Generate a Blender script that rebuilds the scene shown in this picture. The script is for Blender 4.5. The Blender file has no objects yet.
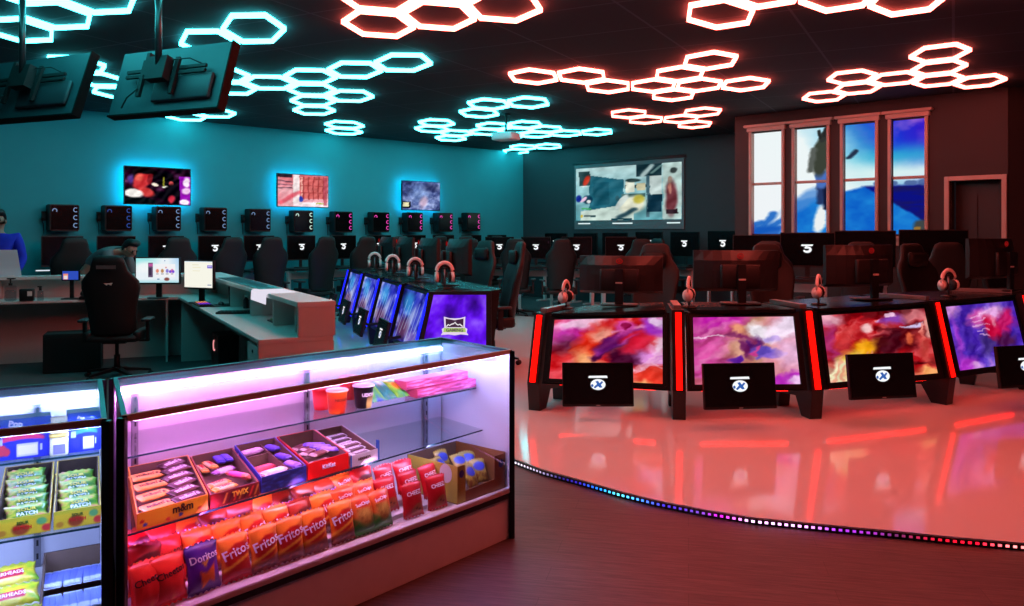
import bpy, bmesh, math, random
import numpy as np
from mathutils import Vector, Matrix, Euler
random.seed(7); RNG = np.random.default_rng(11)
SC = bpy.context.scene; COL = SC.collection
PI = math.pi; R = math.radians
# ------------------------------------------------------------------ camera model (horizon row, focal length, eye height)
FPX, CX, HOR, EYE = 830.0, 512.0, 232.0, 1.5
def at(px, py, z):                      # point at height z seen at a pixel
    d = FPX*(EYE - z)/(py - HOR)
    return Vector(((px-CX)/FPX*d, d, z))
def atd(px, d, z=0.0):                  # point at a distance
    return Vector(((px-CX)/FPX*d, d, z))
def zat(py, d): return EYE - (py-HOR)*d/FPX
def lin(c):
    c = np.asarray(c, float)
    return np.where(c <= .04045, c/12.92, ((np.clip(c, 0, None)+.055)/1.055)**2.4)
# ------------------------------------------------------------------ materials
MATS = {}
def nodes(name):
    m = bpy.data.materials.new(name); m.use_nodes = True
    nt = m.node_tree; nt.nodes.clear()
    out = nt.nodes.new('ShaderNodeOutputMaterial')
    return m, nt, out
def pbr(name, rgb, rough=.5, metal=0, spec=.5, noise=0, scale=30, bump=0, coat=0):
    if name in MATS: return MATS[name]
    m, nt, out = nodes(name)
    b = nt.nodes.new('ShaderNodeBsdfPrincipled')
    c = list(lin(rgb))+[1]
    b.inputs['Base Color'].default_value = c
    b.inputs['Roughness'].default_value = rough; b.inputs['Metallic'].default_value = metal
    b.inputs['Specular IOR Level'].default_value = spec
    b.inputs['Coat Weight'].default_value = coat
    if noise or bump:
        tc = nt.nodes.new('ShaderNodeTexCoord'); n = nt.nodes.new('ShaderNodeTexNoise')
        n.inputs['Scale'].default_value = scale; n.inputs['Detail'].default_value = 4
        nt.links.new(tc.outputs['Object'], n.inputs['Vector'])
        if noise:
            mx = nt.nodes.new('ShaderNodeMix'); mx.data_type = 'RGBA'; mx.blend_type = 'MULTIPLY'
            mx.inputs['Factor'].default_value = 1
            rp = nt.nodes.new('ShaderNodeMapRange'); rp.inputs['To Min'].default_value = 1-noise; rp.inputs['To Max'].default_value = 1+noise
            nt.links.new(n.outputs['Fac'], rp.inputs['Value'])
            mx.inputs['A'].default_value = c
            nt.links.new(rp.outputs['Result'], mx.inputs['B']); nt.links.new(mx.outputs['Result'], b.inputs['Base Color'])
        if bump:
            bp = nt.nodes.new('ShaderNodeBump'); bp.inputs['Strength'].default_value = bump; bp.inputs['Distance'].default_value = .01
            nt.links.new(n.outputs['Fac'], bp.inputs['Height']); nt.links.new(bp.outputs['Normal'], b.inputs['Normal'])
    nt.links.new(b.outputs['BSDF'], out.inputs['Surface'])
    MATS[name] = m; return m
def emis(name, lin_rgb, s=1.0, sample=True):
    if name in MATS: return MATS[name]
    m, nt, out = nodes(name)
    e = nt.nodes.new('ShaderNodeEmission'); e.inputs['Color'].default_value = list(lin_rgb)+[1]; e.inputs['Strength'].default_value = s
    nt.links.new(e.outputs['Emission'], out.inputs['Surface'])
    if not sample: m.cycles.emission_sampling = 'NONE'
    MATS[name] = m; return m
def vemis(name, s=1.0, sample=True):
    if name in MATS: return MATS[name]
    m, nt, out = nodes(name)
    a = nt.nodes.new('ShaderNodeAttribute'); a.attribute_name = 'Col'
    e = nt.nodes.new('ShaderNodeEmission'); e.inputs['Strength'].default_value = s
    nt.links.new(a.outputs['Color'], e.inputs['Color']); nt.links.new(e.outputs['Emission'], out.inputs['Surface'])
    if not sample: m.cycles.emission_sampling = 'NONE'
    MATS[name] = m; return m
def vprint(name, rough=.35, spec=.5):
    if name in MATS: return MATS[name]
    m, nt, out = nodes(name)
    a = nt.nodes.new('ShaderNodeAttribute'); a.attribute_name = 'Col'
    b = nt.nodes.new('ShaderNodeBsdfPrincipled'); b.inputs['Roughness'].default_value = rough; b.inputs['Specular IOR Level'].default_value = spec
    nt.links.new(a.outputs['Color'], b.inputs['Base Color']); nt.links.new(b.outputs['BSDF'], out.inputs['Surface'])
    MATS[name] = m; return m
def glass(name, tint=(1, 1, 1), ior=1.45):
    if name in MATS: return MATS[name]
    m, nt, out = nodes(name)
    t = nt.nodes.new('ShaderNodeBsdfTransparent'); t.inputs['Color'].default_value = list(tint)+[1]
    g = nt.nodes.new('ShaderNodeBsdfGlossy'); g.inputs['Roughness'].default_value = .02
    f = nt.nodes.new('ShaderNodeFresnel'); ge = nt.nodes.new('ShaderNodeNewGeometry'); mr = nt.nodes.new('ShaderNodeMapRange')
    mr.inputs['To Min'].default_value = ior; mr.inputs['To Max'].default_value = 1/ior      # same pane from both sides
    nt.links.new(ge.outputs['Backfacing'], mr.inputs['Value']); nt.links.new(mr.outputs['Result'], f.inputs['IOR'])
    mx = nt.nodes.new('ShaderNodeMixShader')
    nt.links.new(f.outputs['Fac'], mx.inputs['Fac']); nt.links.new(t.outputs['BSDF'], mx.inputs[1]); nt.links.new(g.outputs['BSDF'], mx.inputs[2])
    nt.links.new(mx.outputs['Shader'], out.inputs['Surface'])
    MATS[name] = m; return m
# ------------------------------------------------------------------ mesh builder
class MB:
    def __init__(s): s.v = []; s.f = []; s.mi = []; s.sm = []
    def add(s, vs, fs, mi=0, smooth=False, M=None):
        b = len(s.v)
        for p in vs:
            p = Vector(p); s.v.append(tuple(M @ p) if M is not None else tuple(p))
        for f in fs: s.f.append(tuple(b+i for i in f)); s.mi.append(mi); s.sm.append(smooth)
        return s
    def box(s, x0, x1, y0, y1, z0, z1, mi=0, M=None):
        vs = [(x, y, z) for z in (z0, z1) for y in (y0, y1) for x in (x0, x1)]
        return s.add(vs, [(0,2,3,1),(4,5,7,6),(0,1,5,4),(2,6,7,3),(0,4,6,2),(1,3,7,5)], mi, False, M)
    def cbox(s, c, d, mi=0, M=None):
        return s.box(c[0]-d[0]/2, c[0]+d[0]/2, c[1]-d[1]/2, c[1]+d[1]/2, c[2]-d[2]/2, c[2]+d[2]/2, mi, M)
    def hexa(s, b, t, mi=0, M=None):        # bottom polygon, top polygon with as many points
        n = len(b); vs = list(b)+list(t)
        fs = [tuple(range(n-1, -1, -1)), tuple(range(n, 2*n))]+[(i, (i+1) % n, n+(i+1) % n, n+i) for i in range(n)]
        return s.add(vs, fs, mi, False, M)
    def prism(s, poly, z0, z1, mi=0, M=None):
        return s.hexa([(p[0], p[1], z0) for p in poly], [(p[0], p[1], z1) for p in poly], mi, M)
    def slab(s, a, b, off, mi=0, M=None):   # a quad of 4 points thickened along a vector
        o = Vector(off); return s.hexa(list(a), [Vector(p)+o for p in a], mi, M) if b is None else s
    def rings(s, rs, mi=0, smooth=True, cap=True, M=None, closed=True):
        n = len(rs[0]); vs = [p for r in rs for p in r]; fs = []
        for k in range(len(rs)-1):
            for i in range(n if closed else n-1):
                j = (i+1) % n; fs.append((k*n+i, k*n+j, (k+1)*n+j, (k+1)*n+i))
        if cap: fs.append(tuple(range(n-1, -1, -1))); fs.append(tuple((len(rs)-1)*n+i for i in range(n)))
        return s.add(vs, fs, mi, smooth, M)
    def cyl(s, p0, p1, r0, r1=None, n=14, mi=0, smooth=True, M=None):
        r1 = r0 if r1 is None else r1
        p0, p1 = Vector(p0), Vector(p1); q = (p1-p0).to_track_quat('Z', 'Y')
        rs = [[p + q @ Vector((r*math.cos(2*PI*i/n), r*math.sin(2*PI*i/n), 0)) for i in range(n)] for p, r in ((p0, r0), (p1, r1))]
        return s.rings(rs, mi, smooth, True, M)
    def lathe(s, prof, n=18, mi=0, M=None):
        return s.rings([[(r*math.cos(2*PI*i/n), r*math.sin(2*PI*i/n), z) for i in range(n)] for r, z in prof], mi, True, True, M)
    def tube(s, pts, r, n=8, mi=0, M=None, ry=None):
        pts = [Vector(p) for p in pts]; rs = []
        for k, p in enumerate(pts):
            t = (pts[min(k+1, len(pts)-1)]-pts[max(k-1, 0)]).normalized(); q = t.to_track_quat('Z', 'Y')
            rr = r[k] if isinstance(r, (list, tuple)) else r
            rs.append([p + q @ Vector((rr*math.cos(2*PI*i/n), (ry or rr)*math.sin(2*PI*i/n), 0)) for i in range(n)])
        return s.rings(rs, mi, True, True, M)
    def torus(s, c, Rr, r, axis='Y', n=20, k=6, mi=0, M=None, a0=0, a1=2*PI):
        full = abs(a1-a0-2*PI) < 1e-6; rs = []
        for i in range(n+1):
            a = a0+(a1-a0)*i/n; ring = []
            for j in range(k):
                b = 2*PI*j/k; rad = Rr+r*math.cos(b); h = r*math.sin(b)
                p = (rad*math.cos(a), h, rad*math.sin(a)) if axis == 'Y' else (rad*math.cos(a), rad*math.sin(a), h) if axis == 'Z' else (h, rad*math.cos(a), rad*math.sin(a))
                ring.append(Vector(c)+Vector(p))
            rs.append(ring)
        return s.rings(rs, mi, True, not full, M)
    def sphere(s, c, r, n=14, k=9, mi=0, M=None):
        rs = []; rx, ry, rz = (r, r, r) if not isinstance(r, (tuple, list)) else r
        for j in range(k+1):
            a = -PI/2+PI*(j+.02)/(k+.04)
            rs.append([(c[0]+rx*math.cos(a)*math.cos(2*PI*i/n), c[1]+ry*math.cos(a)*math.sin(2*PI*i/n), c[2]+rz*math.sin(a)) for i in range(n)])
        return s.rings(rs, mi, True, True, M)
    def rbox(s, x0, x1, y0, y1, z0, z1, r=.02, mi=0, M=None, n=4, puff=0):    # rounded in plan, softened top and bottom
        def ring(ins, z):
            rr = max(r-ins, .001); pts = []
            for cx, cy, a0 in ((x1-r, y1-r, 0), (x0+r, y1-r, PI/2), (x0+r, y0+r, PI), (x1-r, y0+r, 1.5*PI)):
                for i in range(n+1): a = a0+PI/2*i/n; pts.append((cx+rr*math.cos(a), cy+rr*math.sin(a), z))
            return pts
        e = min(r*.6, (z1-z0)*.4)
        rs = [ring(e, z0), ring(e*.3, z0+e*.3), ring(0, z0+e), ring(0, z1-e), ring(e*.3, z1-e*.3), ring(e, z1)]
        return s.rings(rs, mi, True, True, M)
    def mesh(s, name, mats, bevel=0):
        me = bpy.data.meshes.new(name); me.from_pydata(s.v, [], s.f)
        for m in (mats if isinstance(mats, (list, tuple)) else [mats]): me.materials.append(m)
        me.polygons.foreach_set('material_index', s.mi); me.polygons.foreach_set('use_smooth', s.sm)
        bm = bmesh.new(); bm.from_mesh(me)
        bmesh.ops.recalc_face_normals(bm, faces=bm.faces)
        if bevel:
            ed = [e for e in bm.edges if len(e.link_faces) == 2 and e.calc_face_angle(0) > .6]
            bmesh.ops.bevel(bm, geom=ed, offset=bevel, segments=2, affect='EDGES', clamp_overlap=True)
        bm.to_mesh(me); bm.free(); me.update()
        return me
    def build(s, name, mats, parent=None, bevel=0, loc=(0, 0, 0), rot=(0, 0, 0)):
        return link(name, s.mesh(name, mats, bevel), parent, loc, rot)
def link(name, me, parent=None, loc=(0, 0, 0), rot=(0, 0, 0)):
    o = bpy.data.objects.new(name, me); COL.objects.link(o)
    o.location = loc; o.rotation_euler = rot
    if parent is not None: o.parent = parent
    return o
def tag(o, label=None, cat=None, group=None, kind=None):
    if label: o['label'] = label
    if cat: o['category'] = cat
    if group: o['group'] = group
    if kind: o['kind'] = kind
    return o
def thing(name, label, cat, loc=(0, 0, 0), rz=0, group=None, rot=None):
    o = link(name, None, None, loc, rot or (0, 0, rz)); return tag(o, label, cat, group)
def struct(name, mb, mat, bevel=0, parent=None):
    o = mb.build(name, mat, parent, bevel)
    if parent is None: o['kind'] = 'structure'
    return o
KIDS = {}
def copy_tree(o, parent=None):
    c = o.copy(); COL.objects.link(c)
    if parent is not None: c.parent = parent
    for ch in list(o.children): copy_tree(ch, c)
    return c
def put(proto, first, loc, rot, label, group=None):
    o = proto if first else copy_tree(proto)
    o.location = loc; o.rotation_euler = rot if not isinstance(rot, (int, float)) else (0, 0, rot)
    o['label'] = label
    if group: o['group'] = group
    return o
ORD = ['first','second','third','fourth','fifth','sixth','seventh','eighth','ninth','tenth','eleventh','twelfth','thirteenth','fourteenth','fifteenth','sixteenth']
# ------------------------------------------------------------------ lettering
TXT = {}
def text_mesh(s, size=.05, ext=.0006, bold=0, shear=0, space=1, width=None):
    key = (s, size, ext, bold, shear, space, width)
    if key in TXT: return TXT[key].copy()
    cu = bpy.data.curves.new('lettering', 'FONT'); cu.body = s; cu.size = size; cu.extrude = ext; cu.offset = bold
    cu.shear = shear; cu.space_character = space; cu.align_x = 'CENTER'; cu.align_y = 'CENTER'; cu.resolution_u = 2
    o = bpy.data.objects.new('lettering_source', cu); COL.objects.link(o)
    me = bpy.data.meshes.new_from_object(o.evaluated_get(bpy.context.evaluated_depsgraph_get()))
    bpy.data.objects.remove(o); bpy.data.curves.remove(cu)
    n = len(me.vertices); co = np.empty(n*3); me.vertices.foreach_get('co', co); co = co.reshape(-1, 3)
    co[:, 0] -= (co[:, 0].max()+co[:, 0].min())/2; co[:, 1] -= (co[:, 1].max()+co[:, 1].min())/2
    if width: co *= np.array([width/(np.ptp(co[:, 0])), width/(np.ptp(co[:, 0])), 1])
    me.vertices.foreach_set('co', co.ravel())
    TXT[key] = me; return me.copy()
def stand_text(me, x=0, z=0, y=0, roll=0):      # upright: x right, z up, readable from -Y
    M = Matrix.Translation((x, y, z)) @ Matrix.Rotation(roll, 4, 'Y') @ Matrix.Rotation(PI/2, 4, 'X')
    me.transform(M); return me
def lettering(s, parent, mat, x, z, y, width, roll=0, bold=.0, shear=0, name='lettering', ext=.0006):
    me = text_mesh(s, .05, ext, bold, shear, 1, width); stand_text(me, x, z, y, roll)
    me.materials.clear(); me.materials.append(mat)
    return link(name, me, parent)
# ------------------------------------------------------------------ painting on grids
def vnoise(U, V, fx, fy, seed):
    g = np.random.default_rng(seed).random((int(fy)+3, int(fx)+3))
    x = np.clip(U, 0, 1)*fx; y = np.clip(V, 0, 1)*fy
    xi = x.astype(int); yi = y.astype(int); a = x-xi; b = y-yi
    a = a*a*(3-2*a); b = b*b*(3-2*b)
    return (g[yi, xi]*(1-a)+g[yi, xi+1]*a)*(1-b)+(g[yi+1, xi]*(1-a)+g[yi+1, xi+1]*a)*b
def fbm(U, V, f=3, seed=0, o=4):
    s = 0; w = 0; am = 1
    for k in range(o): s = s+am*vnoise(U, V, f*2**k, f*2**k, seed*17+k); w += am; am *= .55
    return s/w
def warp(U, V, amt, f, seed):
    return np.clip(U+amt*(fbm(U, V, f, seed)-.5), 0, 1), np.clip(V+amt*(fbm(U, V, f, seed+1)-.5), 0, 1)
def mixc(img, col, m): return img*(1-m[..., None])+np.array(col)[None, None]*m[..., None]
def blob(img, U, V, cx, cy, rx, ry, ang, col, op=1, soft=.35):
    ca, sa = math.cos(ang), math.sin(ang); x = U-cx; y = V-cy
    r = np.sqrt(((x*ca+y*sa)/rx)**2+((-x*sa+y*ca)/ry)**2)
    return mixc(img, col, op*np.clip((1+soft/2-r)/max(soft, 1e-3), 0, 1))
def rect(img, U, V, x0, x1, y0, y1, col, op=1):
    return mixc(img, col, op*((U >= x0) & (U < x1) & (V >= y0) & (V < y1)).astype(float))
def line(img, U, V, x0, y0, x1, y1, w, col, op=1, asp=1):
    dx, dy = x1-x0, (y1-y0)/asp; L = dx*dx+dy*dy; t = np.clip(((U-x0)*dx+((V-y0)/asp)*dy)/L, 0, 1)
    d = np.hypot(U-x0-t*dx, (V-y0)/asp-t*dy)
    return mixc(img, col, op*np.clip(1.5-d/w, 0, 1))
def ramp(t, stops):
    t = np.clip(t, 0, 1); xs = [s[0] for s in stops]; return np.stack([np.interp(t, xs, [s[1][k] for s in stops]) for k in range(3)], -1)
def organic(f, seed, amt=.10):
    def g(U, V):
        u, v = warp(U, V, amt, 5, seed); u, v = warp(u, v, amt*.45, 13, seed+3)
        k = fbm(U, V, 9, seed+7, 4)[..., None]; st = np.sin(38*(u+.6*v)+9*fbm(U, V, 4, seed+9))[..., None]
        return np.clip(np.clip(f(u, v), 0, 1)**1.12*(.86+.28*k)+.035*st, 0, 1.05)
    return g
def set_col(me, cols):
    a = me.color_attributes.new('Col', 'FLOAT_COLOR', 'POINT')
    c = np.concatenate([cols.reshape(-1, 3), np.ones((cols.size//3, 1))], 1).astype(np.float32)
    a.data.foreach_set('color', c.ravel())
def picture(name, quad, func, mat, parent=None, nx=96, ny=56, gain=1.0):
    """a flat lit or printed picture; quad = TL, TR, BR, BL; func(U, V) -> display colours"""
    TL, TR, BR, BL = [np.array(p, float) for p in quad]
    u = np.linspace(0, 1, nx+1); v = np.linspace(0, 1, ny+1); U, V = np.meshgrid(u, v)
    P = (TL*(1-U[..., None])+TR*U[..., None])*(1-V[..., None])+(BL*(1-U[..., None])+BR*U[..., None])*V[..., None]
    idx = np.arange((nx+1)*(ny+1)).reshape(ny+1, nx+1)
    F = np.stack([idx[1:, :-1], idx[1:, 1:], idx[:-1, 1:], idx[:-1, :-1]], -1).reshape(-1, 4)
    me = bpy.data.meshes.new(name); me.from_pydata(P.reshape(-1, 3).tolist(), [], F.tolist()); me.materials.append(mat)
    set_col(me, lin(np.clip(func(U, V), 0, 1.2))*gain); me.update()
    return link(name, me, parent)
def upright(w, h, y=0, cx=0, cz=0):
    return [(cx-w/2, y, cz+h/2), (cx+w/2, y, cz+h/2), (cx+w/2, y, cz-h/2), (cx-w/2, y, cz-h/2)]
# ------------------------------------------------------------------ shared finishes
BLACK = pbr('black_plastic', (.045, .045, .05), .45)
BLACKM = pbr('matt_black', (.06, .06, .065), .7, noise=.25, scale=60)
LEATHER = pbr('black_leatherette', (.014, .014, .016), .6, bump=.15, scale=160)
GREYM = pbr('grey_metal', (.5, .5, .52), .35, .9)
WHITEM = pbr('white_metal', (.82, .82, .82), .4)
CHROME = pbr('chrome', (.8, .8, .82), .18, 1)
LAM = pbr('pale_laminate', (.74, .72, .71), .45, noise=.04, scale=8)
LAMTOP = pbr('pale_laminate_top', (.78, .77, .76), .35, noise=.04, scale=8)
WPLAST = pbr('white_plastic', (.86, .84, .83), .4)
SCREENBLK = pbr('dark_screen', (.02, .02, .023), .18)
LOGO = emis('logo_white', (.95, .97, 1), 1.0, False)
LOGODIM = emis('logo_grey', (.25, .33, .36), 1.0, False)
BLUELOGO = emis('logo_blue', (.03, .12, .45), 1.0, False)
REDLOGO = emis('logo_red', (.22, .004, .004), 1.0, False)
VE = vemis('lit_picture', 1.0); VEN = vemis('small_lit_picture', 1.0, False)
PRINT = vprint('printed_foil', .3); CARDPRINT = vprint('printed_card', .5)
CARD = pbr('brown_cardboard', (.42, .33, .26), .85, noise=.12, scale=40)
GLASS = glass('clear_glass', (.97, .985, .98))
# ------------------------------------------------------------------ camera
cam = bpy.data.cameras.new('camera'); co = bpy.data.objects.new('camera', cam); COL.objects.link(co); SC.camera = co
co.location = (0, 0, EYE); co.rotation_euler = (PI/2, 0, 0)
cam.sensor_width = 36; cam.lens = FPX/1024*36; cam.shift_y = -(303-HOR)/1024; cam.clip_start = .05; cam.clip_end = 100
SC.view_settings.view_transform = 'Standard'; SC.view_settings.look = 'None'
SC.view_settings.exposure = 0; SC.view_settings.gamma = 1; SC.view_settings.use_curve_mapping = False
w = bpy.data.worlds.new('world'); SC.world = w; w.use_nodes = True
w.node_tree.nodes['Background'].inputs['Color'].default_value = (.5, .45, .6, 1); w.node_tree.nodes['Background'].inputs['Strength'].default_value = .012
SC.cycles.max_bounces = 7; SC.cycles.transparent_max_bounces = 12; SC.cycles.sample_clamp_indirect = 6; SC.cycles.caustics_reflective = False
# ------------------------------------------------------------------ room shell (turned 45 degrees to the view)
HC = 3.35; S2 = math.sqrt(2)
UL = Vector((1, 1, 0))/S2; NL = Vector((1, -1, 0))/S2          # along / out of the teal side wall
UB = Vector((1, -1, 0))/S2; NB = Vector((-1, -1, 0))/S2        # along / out of the far walls
def LW(px, k=0):                        # teal wall, k metres into the room
    d = (19.14-S2*k)/(1+(512-px)/FPX); return Vector(((px-CX)/FPX*d, d, 0))
def BW(px, k=0, c=19.66):
    d = (c-S2*k)/(1+(px-512)/FPX); return Vector(((px-CX)/FPX*d, d, 0))
def WW(px, k=0): return BW(px, k, 16.93)
def wall_mat(name, rgb, rough=.8, noise=.06):
    return pbr(name, rgb, rough, noise=noise, scale=3, bump=.12)
WALLT = wall_mat('teal_light_wall', (.20, .58, .62)); WALLD = wall_mat('dark_painted_wall', (.20, .22, .24)); WALLR = wall_mat('dim_painted_wall', (.19, .18, .18))  # teal LED light is put into the side wall's colour
corner = Vector((.26, 19.4, 0))
def wallslab(name, a, b, n, mat, z0=0, z1=HC):
    a, b = Vector(a), Vector(b); o = -Vector(n)*.15
    q = MB().prism([a, b, b+o, a+o], z0, z1)
    return struct(name, q, mat)
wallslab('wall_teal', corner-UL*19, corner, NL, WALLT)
wallslab('wall_screen', corner, BW(795), NB, WALLD)
wc = WW(735); we = Vector((6.34, 10.6, 0))
# window wall with four tall openings and a doorway, as piers and bands
def wpt(px): return WW(px)
Z0, Z1 = 1.47, 3.06
wins = [(752, 782), (795, 827), (843.5, 875.5), (891.5, 925)]
cuts = [735]
mb = MB()
def seg(p0, p1, z0, z1):
    a, b = wpt(p0), wpt(p1); o = -NB*.2
    if (a-b).length > 1e-4: mb.prism([a, b, b+o, a+o], z0, z1)
DX0, DX1, DZ = 949.5, 1002, 2.18
prev = 735
for a, b in wins:
    seg(prev, a, 0, HC); seg(a, b, 0, Z0); seg(a, b, Z1, HC); prev = b
seg(prev, DX0, 0, HC); seg(DX0, DX1, DZ, HC); seg(DX1, 1008, 0, HC)
struct('wall_window', mb, WALLR)
struct('wall_return', MB().prism([wc, wc+Vector((.1, .1, 0)), wc+Vector((1.36, 1.36, 0)), wc+Vector((1.3, 1.42, 0))], 0, HC), WALLR)
struct('wall_side', MB().prism([we, we+Vector((4, .4, 0)), we+Vector((4, .6, 0)), we+Vector((0, .2, 0))], 0, HC), WALLR)
struct('door_recess', MB().prism([WW(DX0)-NB*.5, WW(DX1)-NB*.5, WW(DX1)-NB*.55, WW(DX0)-NB*.55], 0, DZ+.05), pbr('recess_dark', (.05, .045, .045), .8))
TRIM = pbr('window_trim', (.66, .62, .58), .5)
# ceiling: dark lay-in tiles with thin grid lines
m, nt, out = nodes('ceiling_tiles')
b = nt.nodes.new('ShaderNodeBsdfPrincipled'); b.inputs['Roughness'].default_value = .85
tc = nt.nodes.new('ShaderNodeTexCoord'); mp = nt.nodes.new('ShaderNodeMapping'); mp.inputs['Rotation'].default_value = (0, 0, R(28)); mp.inputs['Scale'].default_value = (1, 1, 1)
br = nt.nodes.new('ShaderNodeTexBrick'); br.offset = 0; br.inputs['Scale'].default_value = 1; br.inputs['Brick Width'].default_value = 1.2; br.inputs['Row Height'].default_value = .9
br.inputs['Mortar Size'].default_value = .012; br.inputs['Color1'].default_value = (.006, .007, .012, 1); br.inputs['Color2'].default_value = (.009, .010, .016, 1); br.inputs['Mortar'].default_value = (.05, .05, .065, 1)
nt.links.new(tc.outputs['Object'], mp.inputs['Vector']); nt.links.new(mp.outputs['Vector'], br.inputs['Vector']); nt.links.new(br.outputs['Color'], b.inputs['Base Color']); nt.links.new(b.outputs['BSDF'], out.inputs['Surface'])
struct('ceiling', MB().box(-16, 12, -1, 22, HC, HC+.1), m)
# floors
m, nt, out = nodes('wood_floor')
b = nt.nodes.new('ShaderNodeBsdfPrincipled'); b.inputs['Roughness'].default_value = .5; b.inputs['Specular IOR Level'].default_value = .35
tc = nt.nodes.new('ShaderNodeTexCoord'); mp = nt.nodes.new('ShaderNodeMapping'); mp.inputs['Rotation'].default_value = (0, 0, R(12))
br = nt.nodes.new('ShaderNodeTexBrick'); br.inputs['Scale'].default_value = 1; br.inputs['Brick Width'].default_value = 1.2; br.inputs['Row Height'].default_value = .16; br.inputs['Mortar Size'].default_value = .0012
br.inputs['Color1'].default_value = (.105, .072, .066, 1); br.inputs['Color2'].default_value = (.085, .06, .055, 1); br.inputs['Mortar'].default_value = (.05, .035, .03, 1)
mp2 = nt.nodes.new('ShaderNodeMapping'); mp2.inputs['Scale'].default_value = (3, 40, 1)
n1 = nt.nodes.new('ShaderNodeTexNoise'); n1.inputs['Scale'].default_value = 1.6; n1.inputs['Detail'].default_value = 6; n1.inputs['Roughness'].default_value = .65
rp = nt.nodes.new('ShaderNodeMapRange'); rp.inputs['From Min'].default_value = .3; rp.inputs['From Max'].default_value = .7; rp.inputs['To Min'].default_value = .5; rp.inputs['To Max'].default_value = 1.35
mx = nt.nodes.new('ShaderNodeMix'); mx.data_type = 'RGBA'; mx.blend_type = 'MULTIPLY'; mx.inputs['Factor'].default_value = 1
L = nt.links.new
L(tc.outputs['Object'], mp.inputs['Vector']); L(mp.outputs['Vector'], br.inputs['Vector']); L(mp.outputs['Vector'], mp2.inputs['Vector']); L(mp2.outputs['Vector'], n1.inputs['Vector'])
L(n1.outputs['Fac'], rp.inputs['Value']); L(br.outputs['Color'], mx.inputs['A']); L(rp.outputs['Result'], mx.inputs['B']); L(mx.outputs['Result'], b.inputs['Base Color'])
bp = nt.nodes.new('ShaderNodeBump'); bp.inputs['Strength'].default_value = .2; bp.inputs['Distance'].default_value = .004; L(n1.outputs['Fac'], bp.inputs['Height']); L(bp.outputs['Normal'], b.inputs['Normal'])
L(b.outputs['BSDF'], out.inputs['Surface'])
struct('floor', MB().box(-16, 12, -1, 22, -.1, 0), m)
# dark carpet at the back and behind the reception, and the glossy raised stage
struct('floor_carpet', MB().prism([(-16, 7.2), (-4.6, 7.6), (-2.4, 5.9), (-1.3, 5.6), (1, 14), (12, 8), (12, 21.5), (-16, 21.5)], .0, .004), pbr('dark_carpet', (.30, .29, .30), .95, noise=.3, scale=120))
EPOXY = pbr('white_epoxy', (.90, .89, .88), .09, spec=.55, bump=.012, scale=3)
SH = .034
front = [at(510, 457, SH), at(545, 470, SH), at(586, 481, SH), at(622, 491.5, SH), at(657, 500, SH), at(703, 509, SH), at(754, 517.3, SH), at(838, 525.5, SH), at(898, 531, SH), at(957, 537, SH), at(1020, 542.5, SH), at(1090, 547, SH)]
lead = [Vector((-3.2, 15.3, 0)), Vector((-3.75, 13, 0)), Vector((-3.2, 10.45, 0)), Vector((-1.2, 6.35, 0)), Vector((-.9, 6.02, 0)), Vector((-.45, 5.72, 0))]
poly = lead+front+[Vector((9, 5.5, 0)), Vector((9, 7.6, 0)), Vector((6.2, 10.6, 0)), Vector((4.6, 11.6, 0)), Vector((0, 14.6, 0))]
struct('floor_stage', MB().prism([(p.x, p.y) for p in poly], .004, SH), EPOXY)
# LED strip along the stage edge
curve = [Vector(p) for p in ([lead[4], lead[5]]+front)]
def resample(pts, step):
    out = [pts[0].copy()]; acc = 0
    for a, b in zip(pts, pts[1:]):
        L_ = (b-a).length; t = step-acc
        while t < L_: out.append(a+(b-a)*t/L_); t += step
        acc = (L_-(t-step))
    return out
cs = resample([Vector((p.x, p.y, 0)) for p in curve], .016)
mb = MB(); ST = tag(link('light_strip', None), 'thin multicolour LED strip along the curved edge of the raised floor', 'light strip')
q1, q2 = [], []
for k, p in enumerate(cs):
    t = (cs[min(k+1, len(cs)-1)]-cs[max(k-1, 0)]).normalized(); o = Vector((t.y, -t.x, 0))
    q1.append(p+o*.003); q2.append(p+o*.014)
for k in range(0, len(cs)-1, 4):
    j = min(k+4, len(cs)-1); mb.prism([q1[k], q2[k], q2[j], q1[j]], .002, .030)
mb.build('channel', pbr('strip_channel', (.10, .08, .09), .5), ST)
stops = [(-60, (.5, .55, .6)), (505, (.9, .85, .9)), (540, (.55, .5, .6)), (562, (.12, .08, .3)), (580, (.15, .1, .55)), (600, (.1, .45, .95)), (620, (.35, .95, 1)), (640, (.25, .5, 1)), (665, (.2, .12, .6)), (700, (.35, .2, .55)), (722, (.75, .1, .75)), (750, (1, .75, 1)), (800, (1, .65, 1)), (835, (.5, .15, .7)), (870, (.45, .12, .5)), (895, (.3, .1, .25)), (940, (.7, .05, .12)), (975, (.95, .05, .15)), (1010, (1, .5, .5)), (1060, (1, .3, .3))]
vs, fs, cc = [], [], []
for k in range(0, len(cs)-2, 2):
    a, b_ = cs[k], cs[k+1]; t = (b_-a).normalized(); o = Vector((t.y, -t.x, 0))*.0155
    px = CX+FPX*a.x/a.y; col = [np.interp(px, [s[0] for s in stops], [s[1][c] for s in stops]) for c in range(3)]
    i = len(vs)
    for p in (a+o, b_+o): vs += [(p.x, p.y, .011), (p.x, p.y, .023)]
    fs.append((i, i+2, i+3, i+1)); cc += [col]*4
me = bpy.data.meshes.new('light_dot'); me.from_pydata(vs, [], fs); me.materials.append(vemis('strip_light', 3.2)); set_col(me, lin(np.array(cc))); link('light_dot', me, ST)
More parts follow.
